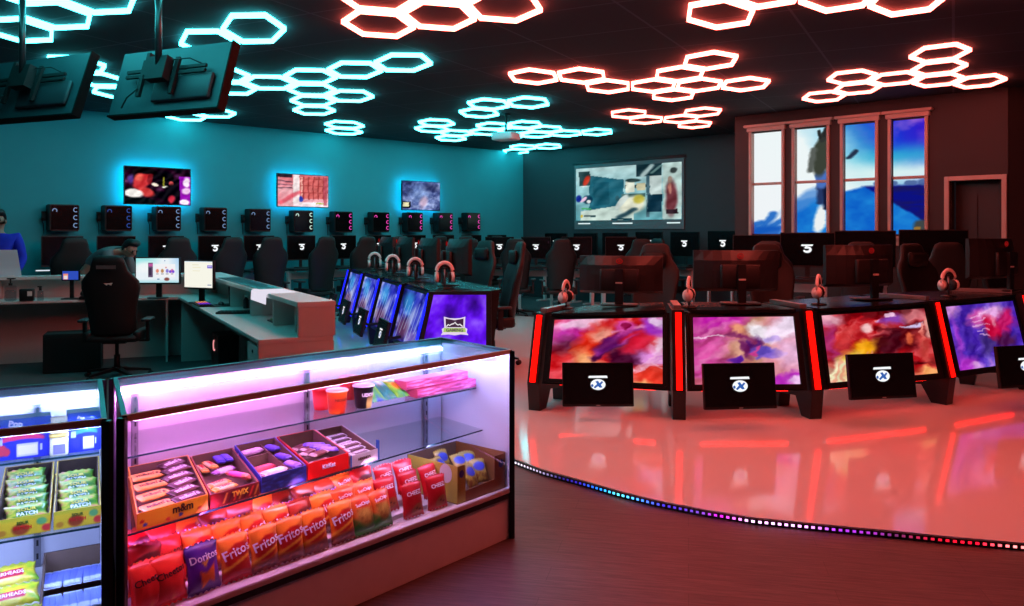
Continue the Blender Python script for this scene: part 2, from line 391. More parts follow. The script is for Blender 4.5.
# ------------------------------------------------------------------ honeycomb ceiling lights
TEAL = emis('teal_tube', (.86, 12, 13.2), 1.0); WARM = emis('warm_tube', (25, 2.6, 1.9), 1.0); WARM2 = emis('warm_tube_window', (14, 1.7, 1.3), 1.0); PEACH = emis('peach_tube', (24, 2.6, 1.8), 1.0)
def honeycomb(label, P0, b1, b2, cells, mat):
    b1, b2 = Vector((*b1, 0)), Vector((*b2, 0)); P0 = Vector((*P0, 0))
    V = [(b1+b2)/3, (2*b2-b1)/3, (b2-2*b1)/3]; V = V+[-v for v in V]
    pts = [P0+b1*i+b2*j for i, j in cells]; c = sum(pts, Vector())/len(pts); c.z = 3.315
    T = thing('honeycomb_light', label, 'ceiling light', c, 0, 'honeycomb ceiling lights')
    mb = MB(); rs = [[v*q+Vector((0, 0, z)) for v in V] for q, z in ((.95, 0), (.95, .035), (.85, .035), (.85, 0), (.95, 0))]
    mb.rings(rs, 0, False, False); me = mb.mesh('hexagon_tube', mat)
    for p in pts: link('hexagon_tube', me, T, (p.x-c.x, p.y-c.y, 0))
TB = ((.395, .68), (-.165, .84))
honeycomb('teal hexagon lights over the hanging TVs, big and close', (-3.86, 7.03), (.43, .35), (-.18, .87), [(0, 0), (-1, 1), (1, -1), (0, -1), (1, -2), (2, -2), (2, -3), (1, -3)], TEAL)  # later cells lie out of view, added to light the TV backs
honeycomb('teal two-hexagon light just above the hanging TV with the wide back', (-2.337, 7.5), (.36, .5), (-.24, 1.06), [(0, 0), (-1, 1)], TEAL)
honeycomb('long teal zigzag of hexagon lights running towards the teal wall', (-2.98, 10.2), (.4, .5), (-.2, .9), [(0, 0), (1, -1), (2, -2), (3, -3), (1, 0), (1, 1), (1, 2), (2, 0), (-1, 0), (-1, 1), (-4, 1), (-4, 2), (-4, 3), (-2, 4), (-3, 5)], TEAL)
honeycomb('small teal pair of hexagon lights close to the teal wall', (-2.867, 14.22), (.401, .691), (-.191, .889), [(0, 0), (0, 1)], TEAL)
honeycomb('teal trio of hexagon lights in front of the ceiling projector', (-.332, 11.92), (.392, .706), (-.172, .863), [(0, 0), (1, -1), (0, 1)], TEAL)
honeycomb('wide teal honeycomb light around the ceiling projector', (-1.265, 13.957), (.391, .623), (-.159, .821), [(0, 0), (0, 1), (1, 1), (1, 2), (2, -1), (3, -2), (2, 0), (3, -1), (4, -2), (4, -1), (5, -2), (6, -3), (3, 0)], TEAL)
honeycomb('teal trio of hexagon lights closest to the screen wall corner', (.241, 17.954), (.386, .704), (-.149, .89), [(0, 0), (1, -1), (0, 1)], TEAL)
honeycomb('warm pink honeycomb light of nine hexagons in mid ceiling', (.256, 9.8), (.387, .706), (-.176, .756), [(0, 0), (1, -1), (2, -1), (3, -2), (3, -3), (3, -4), (4, -3), (4, -2), (5, -4)], WARM)
honeycomb('small warm pink light of five hexagons before the first tall window', (1.81, 12.885), (.377, .685), (-.174, .776), [(0, 0), (1, 0), (2, -1), (2, -2), (3, -1)], WARM2)
honeycomb('warm pink honeycomb light over the tall windows and doorway', (4.03, 9.84), (.375, .75), (-.18, .66), [(0, 0), (1, 0), (1, 1), (1, -1), (0, -2), (1, -2), (2, -2), (3, -3)], WARM2)
honeycomb('big warm pink honeycomb light over the red desks, cut by the photo top', (1.753, 6.99), (.43, .8), (-.17, .68), [(0, 0), (0, -1), (1, -2), (2, -3), (1, -3), (2, -4), (1, -4), (0, -2), (2, -5), (3, -5), (0, -3), (0, -4), (-1, -4), (0, -5), (1, -5), (-1, -3)], WARM)  # nearer cells lie out of view, added to light kick bases and floor
honeycomb('peach white honeycomb light of big hexagons, between teal and pink ones', (-1.175, 7.33), (.434, .597), (-.123, .884), [(0, 0), (1, -1), (2, -2), (0, -1), (1, -2), (1, -3), (2, -4)], PEACH)  # trailing cells lie out of view, added for more foreground light
# ------------------------------------------------------------------ tall windows with the lit mural
def mural(x, z):        # display colours over wall position x (pixels) and height z
    U = np.clip((x-745)/190, 0, 1); V = np.clip((Z1-z)/(Z1-Z0), 0, 1); U, V = warp(U, V, .022, 14, 611); U, V = warp(U, V, .012, 30, 617)
    n = fbm(U, V, 4, 3)
    img = ramp(U*.9+.18*(n-.5)+.45*np.maximum(0, .62-V)-.12, [(0, (.97, .99, 1)), (.34, (.96, 1, 1)), (.50, (.62, .86, .95)), (.64, (.2, .55, .85)), (.80, (.10, .22, .85)), (1, (.22, .10, .80))])
    glow = np.exp(-((V-.46)/.13)**2)*np.clip((U-.35)*3, 0, 1); img = mixc(img, (.92, 1, .98), .95*glow)
    img = mixc(img, (.15, .8, .85), .6*np.exp(-((V-.30)/.08)**2)*np.clip((U-.45)*3, 0, 1))
    pk = np.clip(fbm(U, V, 6, 9)*3-1.5, 0, 1)*np.clip((.28-V)*5, 0, 1)*np.clip((U-.5)*3, 0, 1); img = mixc(img, (.72, .45, .85), .8*pk)
    sea = np.clip((V-.555)*40, 0, 1)*np.clip((U-.6)*30, 0, 1); img = mixc(img, (.05, .07, .52), sea)
    img = mixc(img, (.12, .10, .34), sea*np.clip(fbm(U, V*4 % 1, 5, 5)*3-1.3, 0, 1))
    for cx, h in ((.7, .03), (.75, .025), (.86, .02), (.93, .03)): img = blob(img, U, V, cx, .55, .035, h, 0, (.30, .40, .62), .9)
    roof = np.clip((V-.56-1.05*np.abs(U-.62)*np.where(U > .62, .95, .3))*40, 0, 1)*(U > .24); k = fbm(U, V, 7, 21)
    img = mixc(img, (.05, .38, .80), roof); img = mixc(img, (.16, .62, .90), roof*np.clip(k*2.2-.7, 0, 1)*.7)
    img = blob(img, U, V, .93, .93, .05, .06, .5, (.28, .26, .22), .9, .5); img = blob(img, U, V, .90, .95, .02, .02, 0, (.7, .5, .2), .8)
    img = blob(img, U, V, .30, .68, .05, .16, .7, (.30, .55, .85), .8, .6)
    img = blob(img, U, V, .385, .86, .03, .15, .1, (1, 1, .98), .95, .6)
    for x0, y0, x1, y1 in ((.06, .98, .14, .80), (.0, .96, .07, .88), (.10, .96, .2, .84), (.0, 1, .2, .93)): img = line(img, U, V, x0, y0, x1, y1, .022, (.10, .40, .78), .9)
    img = blob(img, U, V, .08, .99, .16, .07, 0, (.08, .35, .75), .9, .5)
    # a plain figure standing on the ridge
    D = (.24, .26, .22)
    img = line(img, U, V, .425, .76, .40, .52, .02, (.07, .09, .20)); img = line(img, U, V, .385, .70, .39, .50, .018, (.15, .22, .4))
    img = blob(img, U, V, .395, .48, .036, .09, 0, (.30, .45, .75), 1, .3)
    img = blob(img, U, V, .392, .27, .045, .19, .06, D, 1, .3); img = line(img, U, V, .352, .20, .335, .40, .018, (.36, .38, .36)); img = line(img, U, V, .43, .2, .435, .42, .014, (.2, .22, .2)); img = blob(img, U, V, .402, .09, .022, .05, 0, (.20, .21, .20), 1, .3)
    img = line(img, U, V, .405, .08, .41, .01, .010, (.15, .16, .16)); img = line(img, U, V, .385, .1, .375, .03, .008, (.15, .16, .16))
    img = line(img, U, V, .535, .30, .575, .24, .014, (.15, .2, .3))
    img = blob(img, U, V, .20, 1.0, .035, .13, .2, (.35, .6, .85), .6, .4)
    return img
for i, (a, b_) in enumerate(wins):
    A, B = WW(a), WW(b_); wid = (B-A).length; c = (A+B)/2
    wn = link('window_%d' % (i+1), None, None, (c.x, c.y, 0), (0, 0, R(-45))); wn['kind'] = 'structure'
    wn['label'] = 'tall narrow window, %s from the screen wall, showing a bright blue mural' % ORD[i]
    hw = wid/2; t = .045
    picture('window_pane', [(-hw, .07, Z1), (hw, .07, Z1), (hw, .07, Z0), (-hw, .07, Z0)], lambda U, V, a=a, b_=b_: mural(a+(b_-a)*U, Z1+(Z0-Z1)*V), vemis('mural_light', .93), wn, 60, 170)
    f = MB(); f.box(-hw-t, -hw, -.03, .08, Z0-.03, Z1+.02); f.box(hw, hw+t, -.03, .08, Z0-.03, Z1+.02); f.box(-hw, hw, .02, .08, 2.235, 2.275)
    f.build('window_frame', TRIM, wn, .006)
    h = MB(); h.box(-hw-.07, hw+.07, -.05, .08, Z1+.02, Z1+.085); h.box(-hw-.11, hw+.11, -.085, .08, Z1+.085, Z1+.125); h.build('window_header', TRIM, wn, .008)
    s_ = MB(); s_.box(-hw-.10, hw+.10, -.09, .08, Z0-.075, Z0-.03); s_.box(-hw-.06, hw+.06, -.04, .08, Z0-.16, Z0-.075); s_.build('window_sill', TRIM, wn, .008)
A, B = WW(DX0), WW(DX1); c = (A+B)/2; hw = (B-A).length/2
dn = link('door_1', None, None, (c.x, c.y, 0), (0, 0, R(-45))); dn['kind'] = 'structure'; dn['label'] = 'dark open doorway with pale casing beside the tall windows'
f = MB(); f.box(-hw-.06, -hw, -.03, .1, 0, DZ+.06); f.box(hw, hw+.06, -.03, .1, 0, DZ+.06); f.box(-hw, hw, -.03, .1, DZ, DZ+.06); f.build('door_casing', TRIM, dn, .006)
f = MB(); f.box(-hw, hw, .25, .29, 0, DZ); f.box(-hw+.09, -.04, .235, .25, .25, 1.0); f.box(.04, hw-.09, .235, .25, .25, 1.0); f.box(-hw+.09, -.04, .235, .25, 1.15, 2.0); f.box(.04, hw-.09, .235, .25, 1.15, 2.0)
f.build('door_leaf', pbr('dark_door', (.10, .08, .08), .5), dn, .004)
# ------------------------------------------------------------------ projection screen
A, B = BW(574.5, .03), BW(684, .03); c = (A+B)/2; hw = (B-A).length/2
zt, zb = 2.98, 1.56
PS = thing('projection_screen', 'big wall projection screen showing a teal room scene', 'screen', (c.x, c.y, 0), R(-45))
mb = MB(); mb.box(-hw, hw, .0, .02, zb, zt); mb.build('screen_sheet', pbr('screen_sheet', (.42, .43, .45), .8), PS)
mb = MB(); mb.cyl((-hw-.03, .0, zt+.01), (hw+.03, 0, zt+.01), .03); mb.build('roller_case', pbr('roller', (.2, .2, .22), .5), PS)
def proj(U, V):
    n = fbm(U, V, 6, 31); img = ramp(V, [(0, (.80, .93, .93)), (.3, (.72, .9, .92)), (1, (.45, .72, .76))])
    img = mixc(img, (.16, .46, .54), ((U > .14) & (U < .48) & (V > .14+.35*np.clip(U-.14, 0, .3)) & (V < .80)).astype(float)*.95)
    img = mixc(img, (.10, .36, .44), ((U > .18) & (U < .34) & (V > .28) & (V < .72)).astype(float)*.5)
    img = mixc(img, (.93, .98, .93), ((V > .80-.25*(U-.15)) & (U < .58) & (U > .05)).astype(float)*.85)
    img = rect(img, U, V, .60, .83, 0, .22, (.13, .26, .30)); img = line(img, U, V, .66, .2, .74, .03, .025, (.75, .85, .85)); img = line(img, U, V, .74, .16, .82, .05, .015, (.5, .65, .65))
    img = rect(img, U, V, .69, .72, .2, .95, (.35, .5, .55)); img = rect(img, U, V, .70, .83, .55, .86, (.10, .26, .34)); img = rect(img, U, V, .72, .83, .22, .54, (.86, .93, .92))
    img = rect(img, U, V, .49, .69, .36, .42, (.22, .35, .38)); img = rect(img, U, V, .50, .58, .30, .50, (.95, .97, .9)); img = rect(img, U, V, .60, .68, .34, .47, (.88, .86, .72)); img = blob(img, U, V, .57, .28, .07, .035, 0, (.2, .3, .3))
    img = rect(img, U, V, .46, .68, .52, .58, (.35, .5, .5)); img = blob(img, U, V, .56, .72, .12, .16, .3, (.98, .99, .9), 1, .4); img = blob(img, U, V, .62, .62, .05, .08, 0, (.9, .85, .35), .9, .5)
    img = blob(img, U, V, .46, .66, .035, .14, .4, (.92, .97, .95)); img = blob(img, U, V, .42, .60, .02, .05, 0, (.2, .4, .45)); img = line(img, U, V, .44, .95, .58, .8, .03, (.25, .40, .45))
    img = rect(img, U, V, .84, 1, 0, 1, (.80, .90, .88)); img = blob(img, U, V, .91, .62, .05, .3, 0, (.50, .22, .26), .95, .5); img = blob(img, U, V, .90, .45, .015, .1, 0, (.8, .55, .5)); img = blob(img, U, V, .93, .14, .03, .05, 0, (.3, .35, .35)); img = blob(img, U, V, .90, .30, .02, .06, 0, (.7, .6, .55)); img = rect(img, U, V, .87, .97, .82, .9, (.24, .16, .2))
    img = rect(img, U, V, .03, .145, .06, .33, (.22, .36, .38)); img = blob(img, U, V, .105, .24, .03, .1, .2, (.90, .30, .22), 1, .5); img = rect(img, U, V, .05, .12, .34, .355, (.95, 1, 1))
    img = blob(img, U, V, .03, .58, .03, .07, 0, (.12, .22, .62)); img = blob(img, U, V, .12, .6, .05, .08, 0, (.1, .3, .4), 1, .3); img = blob(img, U, V, .08, .6, .02, .06, .5, (.95, .8, .9)); img = blob(img, U, V, .13, .64, .02, .03, 0, (.98, 1, 1)); img = rect(img, U, V, .06, .16, .76, .79, (.35, .75, .5)); img = rect(img, U, V, .08, .2, .90, .93, (.2, .35, .38)); img = blob(img, U, V, .06, .92, .012, .03, 0, (.9, .8, .3))
    img = rect(img, U, V, .36, .56, .965, 1, (.12, .36, .42))
    return img*(.90+.2*(n[..., None]-.5))
pw = hw*.965
picture('projected_picture', [(-pw, -.006, zt-.10), (pw*1.0, -.006, zt-.10), (pw, -.006, zb+.19), (-pw, -.006, zb+.19)], organic(proj, 88, .022), vemis('projected', 1.0), PS, 130, 76)
mb = MB()
for x0, x1 in ((-.92, -.68), (-.25, .12), (.72, .94)): mb.box(x0*hw, x1*hw, -.008, -.006, zb+.11, zb+.135)
mb.build('caption_text', emis('caption', (.75, .9, .9), 1, False), PS)
# ceiling projector on its pole
c = atd(506, 13.0); PJ = thing('ceiling_projector', 'pale projector hanging on a pole among the teal hexagon lights', 'projector', (c.x, c.y, 0), R(-30))
zc = 3.0
mb = MB(); mb.rbox(-.19, .19, -.15, .15, zc-.065, zc+.055, .04); mb.build('body', pbr('projector_shell', (.75, .76, .77), .4), PJ)
mb = MB(); mb.cyl((.08, .14, zc), (.08, .20, zc), .045, .04); mb.build('lens', SCREENBLK, PJ)
mb = MB(); mb.cyl((0, 0, zc+.05), (0, 0, HC), .018); mb.lathe([(.07, HC-.02), (.07, HC)], 16); mb.build('ceiling_pole', BLACKM, PJ)
# ------------------------------------------------------------------ wall TVs with light behind
def tv_unit(label, px, z, w, h, func, halo):
    c = LW(px, .15); T = thing('wall_tv', label, 'TV', (c.x, c.y, z), R(45), 'TVs on the teal wall')
    mb = MB(); mb.box(-w/2, w/2, 0, .035, -h/2, h/2); mb.build('case', BLACK, T, .004)
    picture('screen', upright(w-.025, h-.025, -.002), organic(func, int(px), .045), VE, T, 96, 54)
    mb = MB(); mb.box(-.2, .2, .035, .145, -.15, .15); mb.build('wall_bracket', BLACKM, T)
    mb = MB(); a, b_ = w/2-.02, h/2-.02
    for x0, x1, z0, z1 in ((-a, -a+.015, -b_, b_), (a-.015, a, -b_, b_), (-a, a, b_-.015, b_), (-a, a, -b_, -b_+.015)): mb.box(x0, x1, .035, .045, z0, z1)
    mb.build('backlight', halo, T)
HALO = emis('backlight_cyan', (.0, .60, 1.0), 52); HALO2 = emis('backlight_blue', (.0, .60, 1.0), 36)
def tv1(U, V):
    img = ramp(fbm(U, V, 5, 41), [(0, (.01, .01, .03)), (.45, (.05, .03, .08)), (.62, (.20, .05, .16)), (1, (.5, .3, .5))])
    img = blob(img, U, V, .08, .35, .05, .12, 0, (.45, .35, .75), .7, .8)
    img = blob(img, U, V, .26, .36, .13, .27, .3, (.80, .22, .24), 1, .3); img = blob(img, U, V, .20, .30, .06, .10, 0, (.95, .45, .38), .8, .7); img = blob(img, U, V, .30, .10, .16, .1, 0, (.04, .02, .04), 1, .4); img = blob(img, U, V, .37, .32, .04, .14, 0, (.55, .12, .16), 1, .5)
    img = blob(img, U, V, .32, .68, .10, .15, -.6, (.85, .28, .28), 1, .4); img = blob(img, U, V, .13, .72, .15, .12, .45, (1, .98, .96), 1, .3); img = blob(img, U, V, .1, .95, .4, .12, 0, (.04, .07, .09), 1, .3)
    img = blob(img, U, V, .45, .47, .06, .04, .5, (.98, .92, .85)); img = blob(img, U, V, .60, .52, .05, .03, -.2, (.95, .95, .9)); img = line(img, U, V, .575, .5, .58, .25, .012, (.6, .6, .2)); img = blob(img, U, V, .70, .42, .04, .07, 0, (.85, .35, .35)); img = blob(img, U, V, .70, .28, .05, .06, 0, (.03, .02, .04))
    img = blob(img, U, V, .72, .72, .14, .28, 0, (.05, .04, .08), 1, .3); img = rect(img, U, V, .83, 1, .22, 1, (.62, .10, .72)); img = blob(img, U, V, .94, .38, .05, .14, 0, (1, .93, 1), 1, .5); img = blob(img, U, V, .93, .62, .07, .09, 0, (1, .85, 1), 1, .5); img = blob(img, U, V, .91, .93, .08, .08, 0, (1, .95, 1), 1, .4); img = blob(img, U, V, .70, .86, .05, .1, 0, (.85, .2, .3), 1, .6)
    return img
def tv2(U, V):
    img = ramp(fbm(U, V, 4, 51)*.6+.4*V, [(0, (.80, .35, .38)), (.5, (.92, .62, .66)), (1, (1, .95, .95))])
    img = rect(img, U, V, .42, .95, .05, .75, (.86, .45, .44)); img = rect(img, U, V, .44, .48, .05, .78, (.95, .7, .66))
    for k in range(5): img = line(img, U, V, .5+.1*k, .05, .5+.1*k, .76, .012, (.60, .22, .24), .8)
    for k in range(3): img = line(img, U, V, .42, .12+.22*k, .95, .12+.22*k, .012, (.66, .28, .28), .8)
    img = rect(img, U, V, .30, .42, 0, .95, (1, .94, .94)); img = rect(img, U, V, 0, .28, .0, .1, (.2, .15, .2))
    for k in range(3): img = line(img, U, V, 0, .2+.12*k, .28, .25+.09*k, .012, (.25, .2, .3), .9)
    img = line(img, U, V, .05, .9, .40, .55, .05, (.90, .30, .38), .7); img = blob(img, U, V, .45, .76, .04, .1, 0, (.22, .30, .75)); img = rect(img, U, V, .3, 1, .86, 1, (1, .93, .95)); img = rect(img, U, V, .9, .98, .05, .95, (.75, .35, .42), .8); img = rect(img, U, V, .75, .9, .88, .92, (.8, .8, .4))
    return img
def tv3(U, V):
    img = ramp(fbm(U, V, 5, 61, 5), [(.2, (.10, .12, .25)), (.5, (.32, .38, .60)), (.75, (.66, .72, .90)), (1, (.9, .95, 1))])
    img = blob(img, U, V, .45, .4, .25, .35, 0, (.55, .68, .88), .5, .9); img = blob(img, U, V, .55, .72, .10, .2, .2, (.85, .72, .80), .8, .8); img = rect(img, U, V, 0, .2, .72, .95, (.12, .10, .12)); img = rect(img, U, V, .02, .16, .75, .9, (.88, .86, .7)); img = blob(img, U, V, .75, .2, .2, .15, .2, (.12, .14, .3), .7, .9)
    return img
tv_unit('wall TV showing a red-lit face and purple lights', 158.5, 2.235, 1.06, .605, tv1, HALO)
tv_unit('wall TV showing a pale pink room', 303.5, 2.25, 1.06, .60, tv2, HALO2)
tv_unit('wall TV with a misty grey blue picture', 421.5, 2.245, 1.0, .60, tv3, HALO2)
# ------------------------------------------------------------------ TVs hanging from the ceiling, backs to us
def hanging_tv(label, c, w, h, yaw, tilt, pole_top=HC):
    T = thing('hanging_tv', label, 'TV', c, 0, 'TVs hung from the ceiling')
    M = Matrix.Rotation(yaw, 4, 'Z') @ Matrix.Rotation(tilt, 4, 'X')
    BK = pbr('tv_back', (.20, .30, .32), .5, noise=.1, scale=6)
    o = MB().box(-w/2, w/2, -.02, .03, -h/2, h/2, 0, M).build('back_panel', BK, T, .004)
    mb = MB(); mb.box(-w/2, w/2, .031, .045, -h/2, h/2, 0, M); mb.box(w/2, w/2+.012, -.03, .045, -h/2-.012, h/2+.004, 0, M); mb.box(-w/2, w/2, -.03, .045, -h/2-.012, -h/2, 0, M); mb.build('bezel', pbr('bezel_black', (.008, .008, .009), .8, spec=.15), T)
    mb = MB(); mb.rbox(-w*.1, w*.42, -.055, -.02, -h*.36, h*.02, .02, 0, M); mb.build('electronics_cover', pbr('tv_cover', (.2, .22, .24), .5), T)
    mb = MB()
    for z in (.06, .02): mb.box(-w*.36, w*.36, -.075, -.055, z-.012, z+.012, 0, M)
    for x in (-.2, .12): mb.box(x-.018, x+.018, -.095, -.07, -h*.3, h*.26, 0, M)
    mb.box(-.09, .09, -.16, -.09, -.06, .12, 0, M); mb.box(-.13, -.10, -.15, -.09, -.02, .16, 0, M)
    mb.tube([(-.2, -.1, -.1), (-.3, -.09, -.16), (-.38, -.05, -.22)], .006, 6, 0, M); mb.tube([(.1, -.12, .1), (.25, -.1, .11), (.38, -.05, .06)], .005, 6, 0, M)
    mb.build('mount_bracket', BLACKM, T)
    p = M @ Vector((0, -.13, .03)); mb = MB(); mb.cyl((p.x, p.y, p.z), (p.x, p.y, pole_top-c[2]), .024); mb.lathe([(.08, pole_top-c[2]-.02), (.08, pole_top-c[2])], 18, 0, Matrix.Translation((p.x, p.y, 0))); mb.build('ceiling_pole', pbr('pole_paint', (.13, .15, .16), .35), T)
    picture('screen', [tuple(M @ Vector(p)) for p in [(w/2, .046, h/2), (-w/2, .046, h/2), (-w/2, .046, -h/2), (w/2, .046, -h/2)]], lambda U, V: ramp(fbm(U, V, 4, 77), [(0, (.0, .02, .03)), (1, (.05, .12, .14))]), VEN, T, 12, 8)
dT = 6.15
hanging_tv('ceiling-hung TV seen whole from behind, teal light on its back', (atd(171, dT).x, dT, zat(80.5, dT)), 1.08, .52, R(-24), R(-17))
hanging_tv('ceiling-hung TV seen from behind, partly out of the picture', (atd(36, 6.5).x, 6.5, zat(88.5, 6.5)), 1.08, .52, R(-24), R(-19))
# ------------------------------------------------------------------ gaming chair (sitter looks along +Y, so the back shows towards -Y)
def make_chair(mat=LEATHER, label='', trim=None):
    T = thing('gaming_chair', label, 'chair')
    def oring(wd, th, z, y, wing=0, n=20):
        pts = []
        for i in range(n):
            a = 2*PI*i/n; x = math.copysign(abs(math.cos(a))**.6, math.cos(a))*wd/2; yy = math.copysign(abs(math.sin(a))**.6, math.sin(a))*th/2
            pts.append((x, y+yy+wing*(abs(x)/(wd/2))**2.2, z))
        return pts
    def yb(z): return -.20-.16*max(0, z-.52)
    prof = [(.50, .34, .05, .02), (.53, .42, .09, .05), (.66, .45, .10, .07), (.80, .47, .10, .06), (.92, .51, .10, .06), (1.02, .55, .10, .05), (1.10, .54, .09, .04), (1.16, .46, .085, .02), (1.22, .36, .08, .01), (1.30, .32, .08, .0), (1.36, .28, .07, 0), (1.385, .18, .04, 0)]
    mb = MB().rings([oring(wd, th, z, yb(z), wg) for z, wd, th, wg in prof]); mb.build('backrest', mat, T)
    mb = MB().rbox(-.13, .13, yb(1.2)+.04, yb(1.2)+.10, 1.13, 1.29, .05); mb.build('head_cushion', mat, T)
    mb = MB().rbox(-.25, .25, -.22, .27, .42, .50, .07); mb.rbox(-.27, -.19, -.2, .25, .43, .54, .035); mb.rbox(.19, .27, -.2, .25, .43, .54, .035); mb.build('seat', mat, T)
    for s in (-1, 1):
        mb = MB(); mb.cbox((s*.30, -.02, .53), (.03, .06, .22)); mb.cbox((s*.27, -.02, .42), (.10, .06, .025)); a = mb.build('armrest', BLACK, T, .004)
        MB().rbox(s*.30-.045, s*.30+.045, -.15, .13, .64, .67, .03).build('arm_pad', pbr('arm_pad', (.16, .17, .18), .5), a)
    mb = MB(); mb.cyl((0, 0, .10), (0, 0, .26), .03); mb.cyl((0, 0, .24), (0, 0, .42), .018); mb.cbox((0, 0, .41), (.22, .26, .025)); mb.build('gas_column', BLACK, T)
    mb = MB(); mb.cyl((0, 0, .075), (0, 0, .125), .05)
    ends = []
    for k in range(5):
        a = 2*PI*k/5+.3; d = Vector((math.cos(a), math.sin(a), 0)); q = Vector((-d.y, d.x, 0)); e = d*.32; ends.append(e)
        mb.hexa([d*.03-q*.03+Vector((0, 0, .08)), d*.03+q*.03+Vector((0, 0, .08)), e+q*.018+Vector((0, 0, .06)), e-q*.018+Vector((0, 0, .06))], [d*.03-q*.03+Vector((0, 0, .12)), d*.03+q*.03+Vector((0, 0, .12)), e+q*.018+Vector((0, 0, .08)), e-q*.018+Vector((0, 0, .08))])
    bs = mb.build('star_base', BLACK, T)
    for e in ends:
        mb = MB(); q = Vector((-e.y, e.x, 0)).normalized()
        for s in (-1, 1): mb.cyl(e+q*s*.008+Vector((0, 0, .028)), e+q*s*.024+Vector((0, 0, .028)), .028, n=10)
        mb.cyl(e+Vector((0, 0, .03)), e+Vector((0, 0, .07)), .008, n=6); mb.build('caster', BLACKM, bs)
    return T
CHAIR = make_chair(); used_chair = [False]
RCHAIR = None
TAKEN = []
def chair(p, rz, label, group, z=0, sc=1.0):
    if any(math.hypot(p[0]-q[0], p[1]-q[1]) < q[2] for q in TAKEN): return None
    TAKEN.append((p[0], p[1], .72))
    o = put(CHAIR, not used_chair[0], (p[0], p[1], z), rz, label, group); used_chair[0] = True; o.scale = (sc, sc, sc); return o
# ------------------------------------------------------------------ emblem shown on idle screens
def emblem_mesh(w):
    mb = MB(); e = .0015
    def flat(pts): mb.add([(x, -e, z) for x, z in pts], [tuple(range(len(pts)))])
    flat([(-w*.55, w*.30), (-w*.50, w*.22), (w*.42, w*.22), (w*.55, w*.34), (w*.50, w*.36), (-w*.5, w*.36)])
    n = 18; Ro = [(w*.40*math.cos(2*PI*i/n), -w*.06+w*.27*math.sin(2*PI*i/n)) for i in range(n)]; Ri = [(w*.22*math.cos(2*PI*i/n)-w*.06, -w*.02+w*.13*math.sin(2*PI*i/n)) for i in range(n)]
    for i in range(n):
        if 6 <= i <= 9: continue
        j = (i+1) % n; flat([Ro[i], Ro[j], Ri[j], Ri[i]])
    flat([(-w*.30, w*.10), (w*.26, w*.10), (w*.26, w*.02), (-w*.18, w*.02)])
    flat([(-w*.16, w*.22), (-w*.04, w*.22), (-w*.12, w*.05), (-w*.26, w*.05)])
    return mb
# ------------------------------------------------------------------ idle wall-side monitor (screen towards -Y), foot at z=0
def make_monitor(w=.56, h=.325, drop=.10, logo=True, lm=LOGO):
    T = thing('desk_monitor', '', 'monitor')
    mb = MB(); zc = drop+h/2; mb.box(-w/2, w/2, .0, .03, zc-h/2, zc+h/2); mb.rbox(-w*.3, w*.3, .025, .055, zc-h*.3, zc+h*.25, .01); mb.build('case', BLACK, T, .003)
    mb = MB(); mb.box(-w/2+.008, w/2-.008, -.002, .001, zc-h/2+.018, zc+h/2-.008); sc = mb.build('screen', SCREENBLK, T)
    if logo: emblem_mesh(.115).build('logo', lm, sc, 0, (.0, -.003, zc+.01))
    mb = MB(); mb.box(-.025, .025, .03, .055, .01, zc); mb.build('stand_neck', BLACK, T)
    mb = MB(); mb.rbox(-.12, .12, -.06, .10, 0, .012, .04); mb.build('stand_foot', BLACK, T)
    return T
# ------------------------------------------------------------------ wall-mounted computer tower
def make_tower(led):
    T = thing('computer_tower', '', 'computer tower')
    w, h, d = .40, .385, .20
    mb = MB(); mb.box(-w/2, w/2, 0, d, -h/2, h/2); mb.build('case', BLACK, T, .012)
    mb = MB(); mb.box(-w/2+.015, w/2-.015, -.005, 0, -h/2+.015, h/2-.015); mb.build('side_panel', pbr('smoked_glass', (.02, .02, .025), .15), T, .002)
    for z in (.115, 0, -.115):
        MB().torus((w/2-.055, -.009, z), .030, .006, 'Y', 14, 5, a0=PI/2-.6, a1=PI*1.5+.6).build('fan_ring', led, T)
    MB().torus((-w/2+.06, -.009, .10), .028, .006, 'Y', 14, 5, a0=-.6, a1=PI*1.1).build('fan_ring', led, T)
    mb = MB(); mb.box(-w/2-.05, -w/2+.02, d, d+.03, -.05, .09); mb.tube([(-w/2, d-.02, .08), (-w/2-.06, d-.04, .06), (-w/2-.07, d-.04, -.02), (-w/2-.03, d, -.10), (-w/2-.02, d+.01, -.25)], .006, 6); mb.box(-w/2-.07, -w/2-.03, d-.10, d-.04, -.01, .03); mb.build('bracket', BLACKM, T)
    mb = MB(); mb.box(-w/2+.02, w/2-.02, .0, d, -h/2-.012, -h/2); mb.build('shelf_bracket', BLACKM, T)
    return T
leds = [emis('led_ice', (.35, .55, .95), .55, False), emis('led_white', (.7, .95, .8), 1.0, False), emis('led_magenta', (1, .08, .55), 1.0, False), emis('led_navy', (.05, .12, .5), .6, False)]
TOW = [make_tower(l) for l in leds]; tused = [False]*4
MONB = make_monitor(logo=False); MONL = make_monitor(); mused = [False, False]
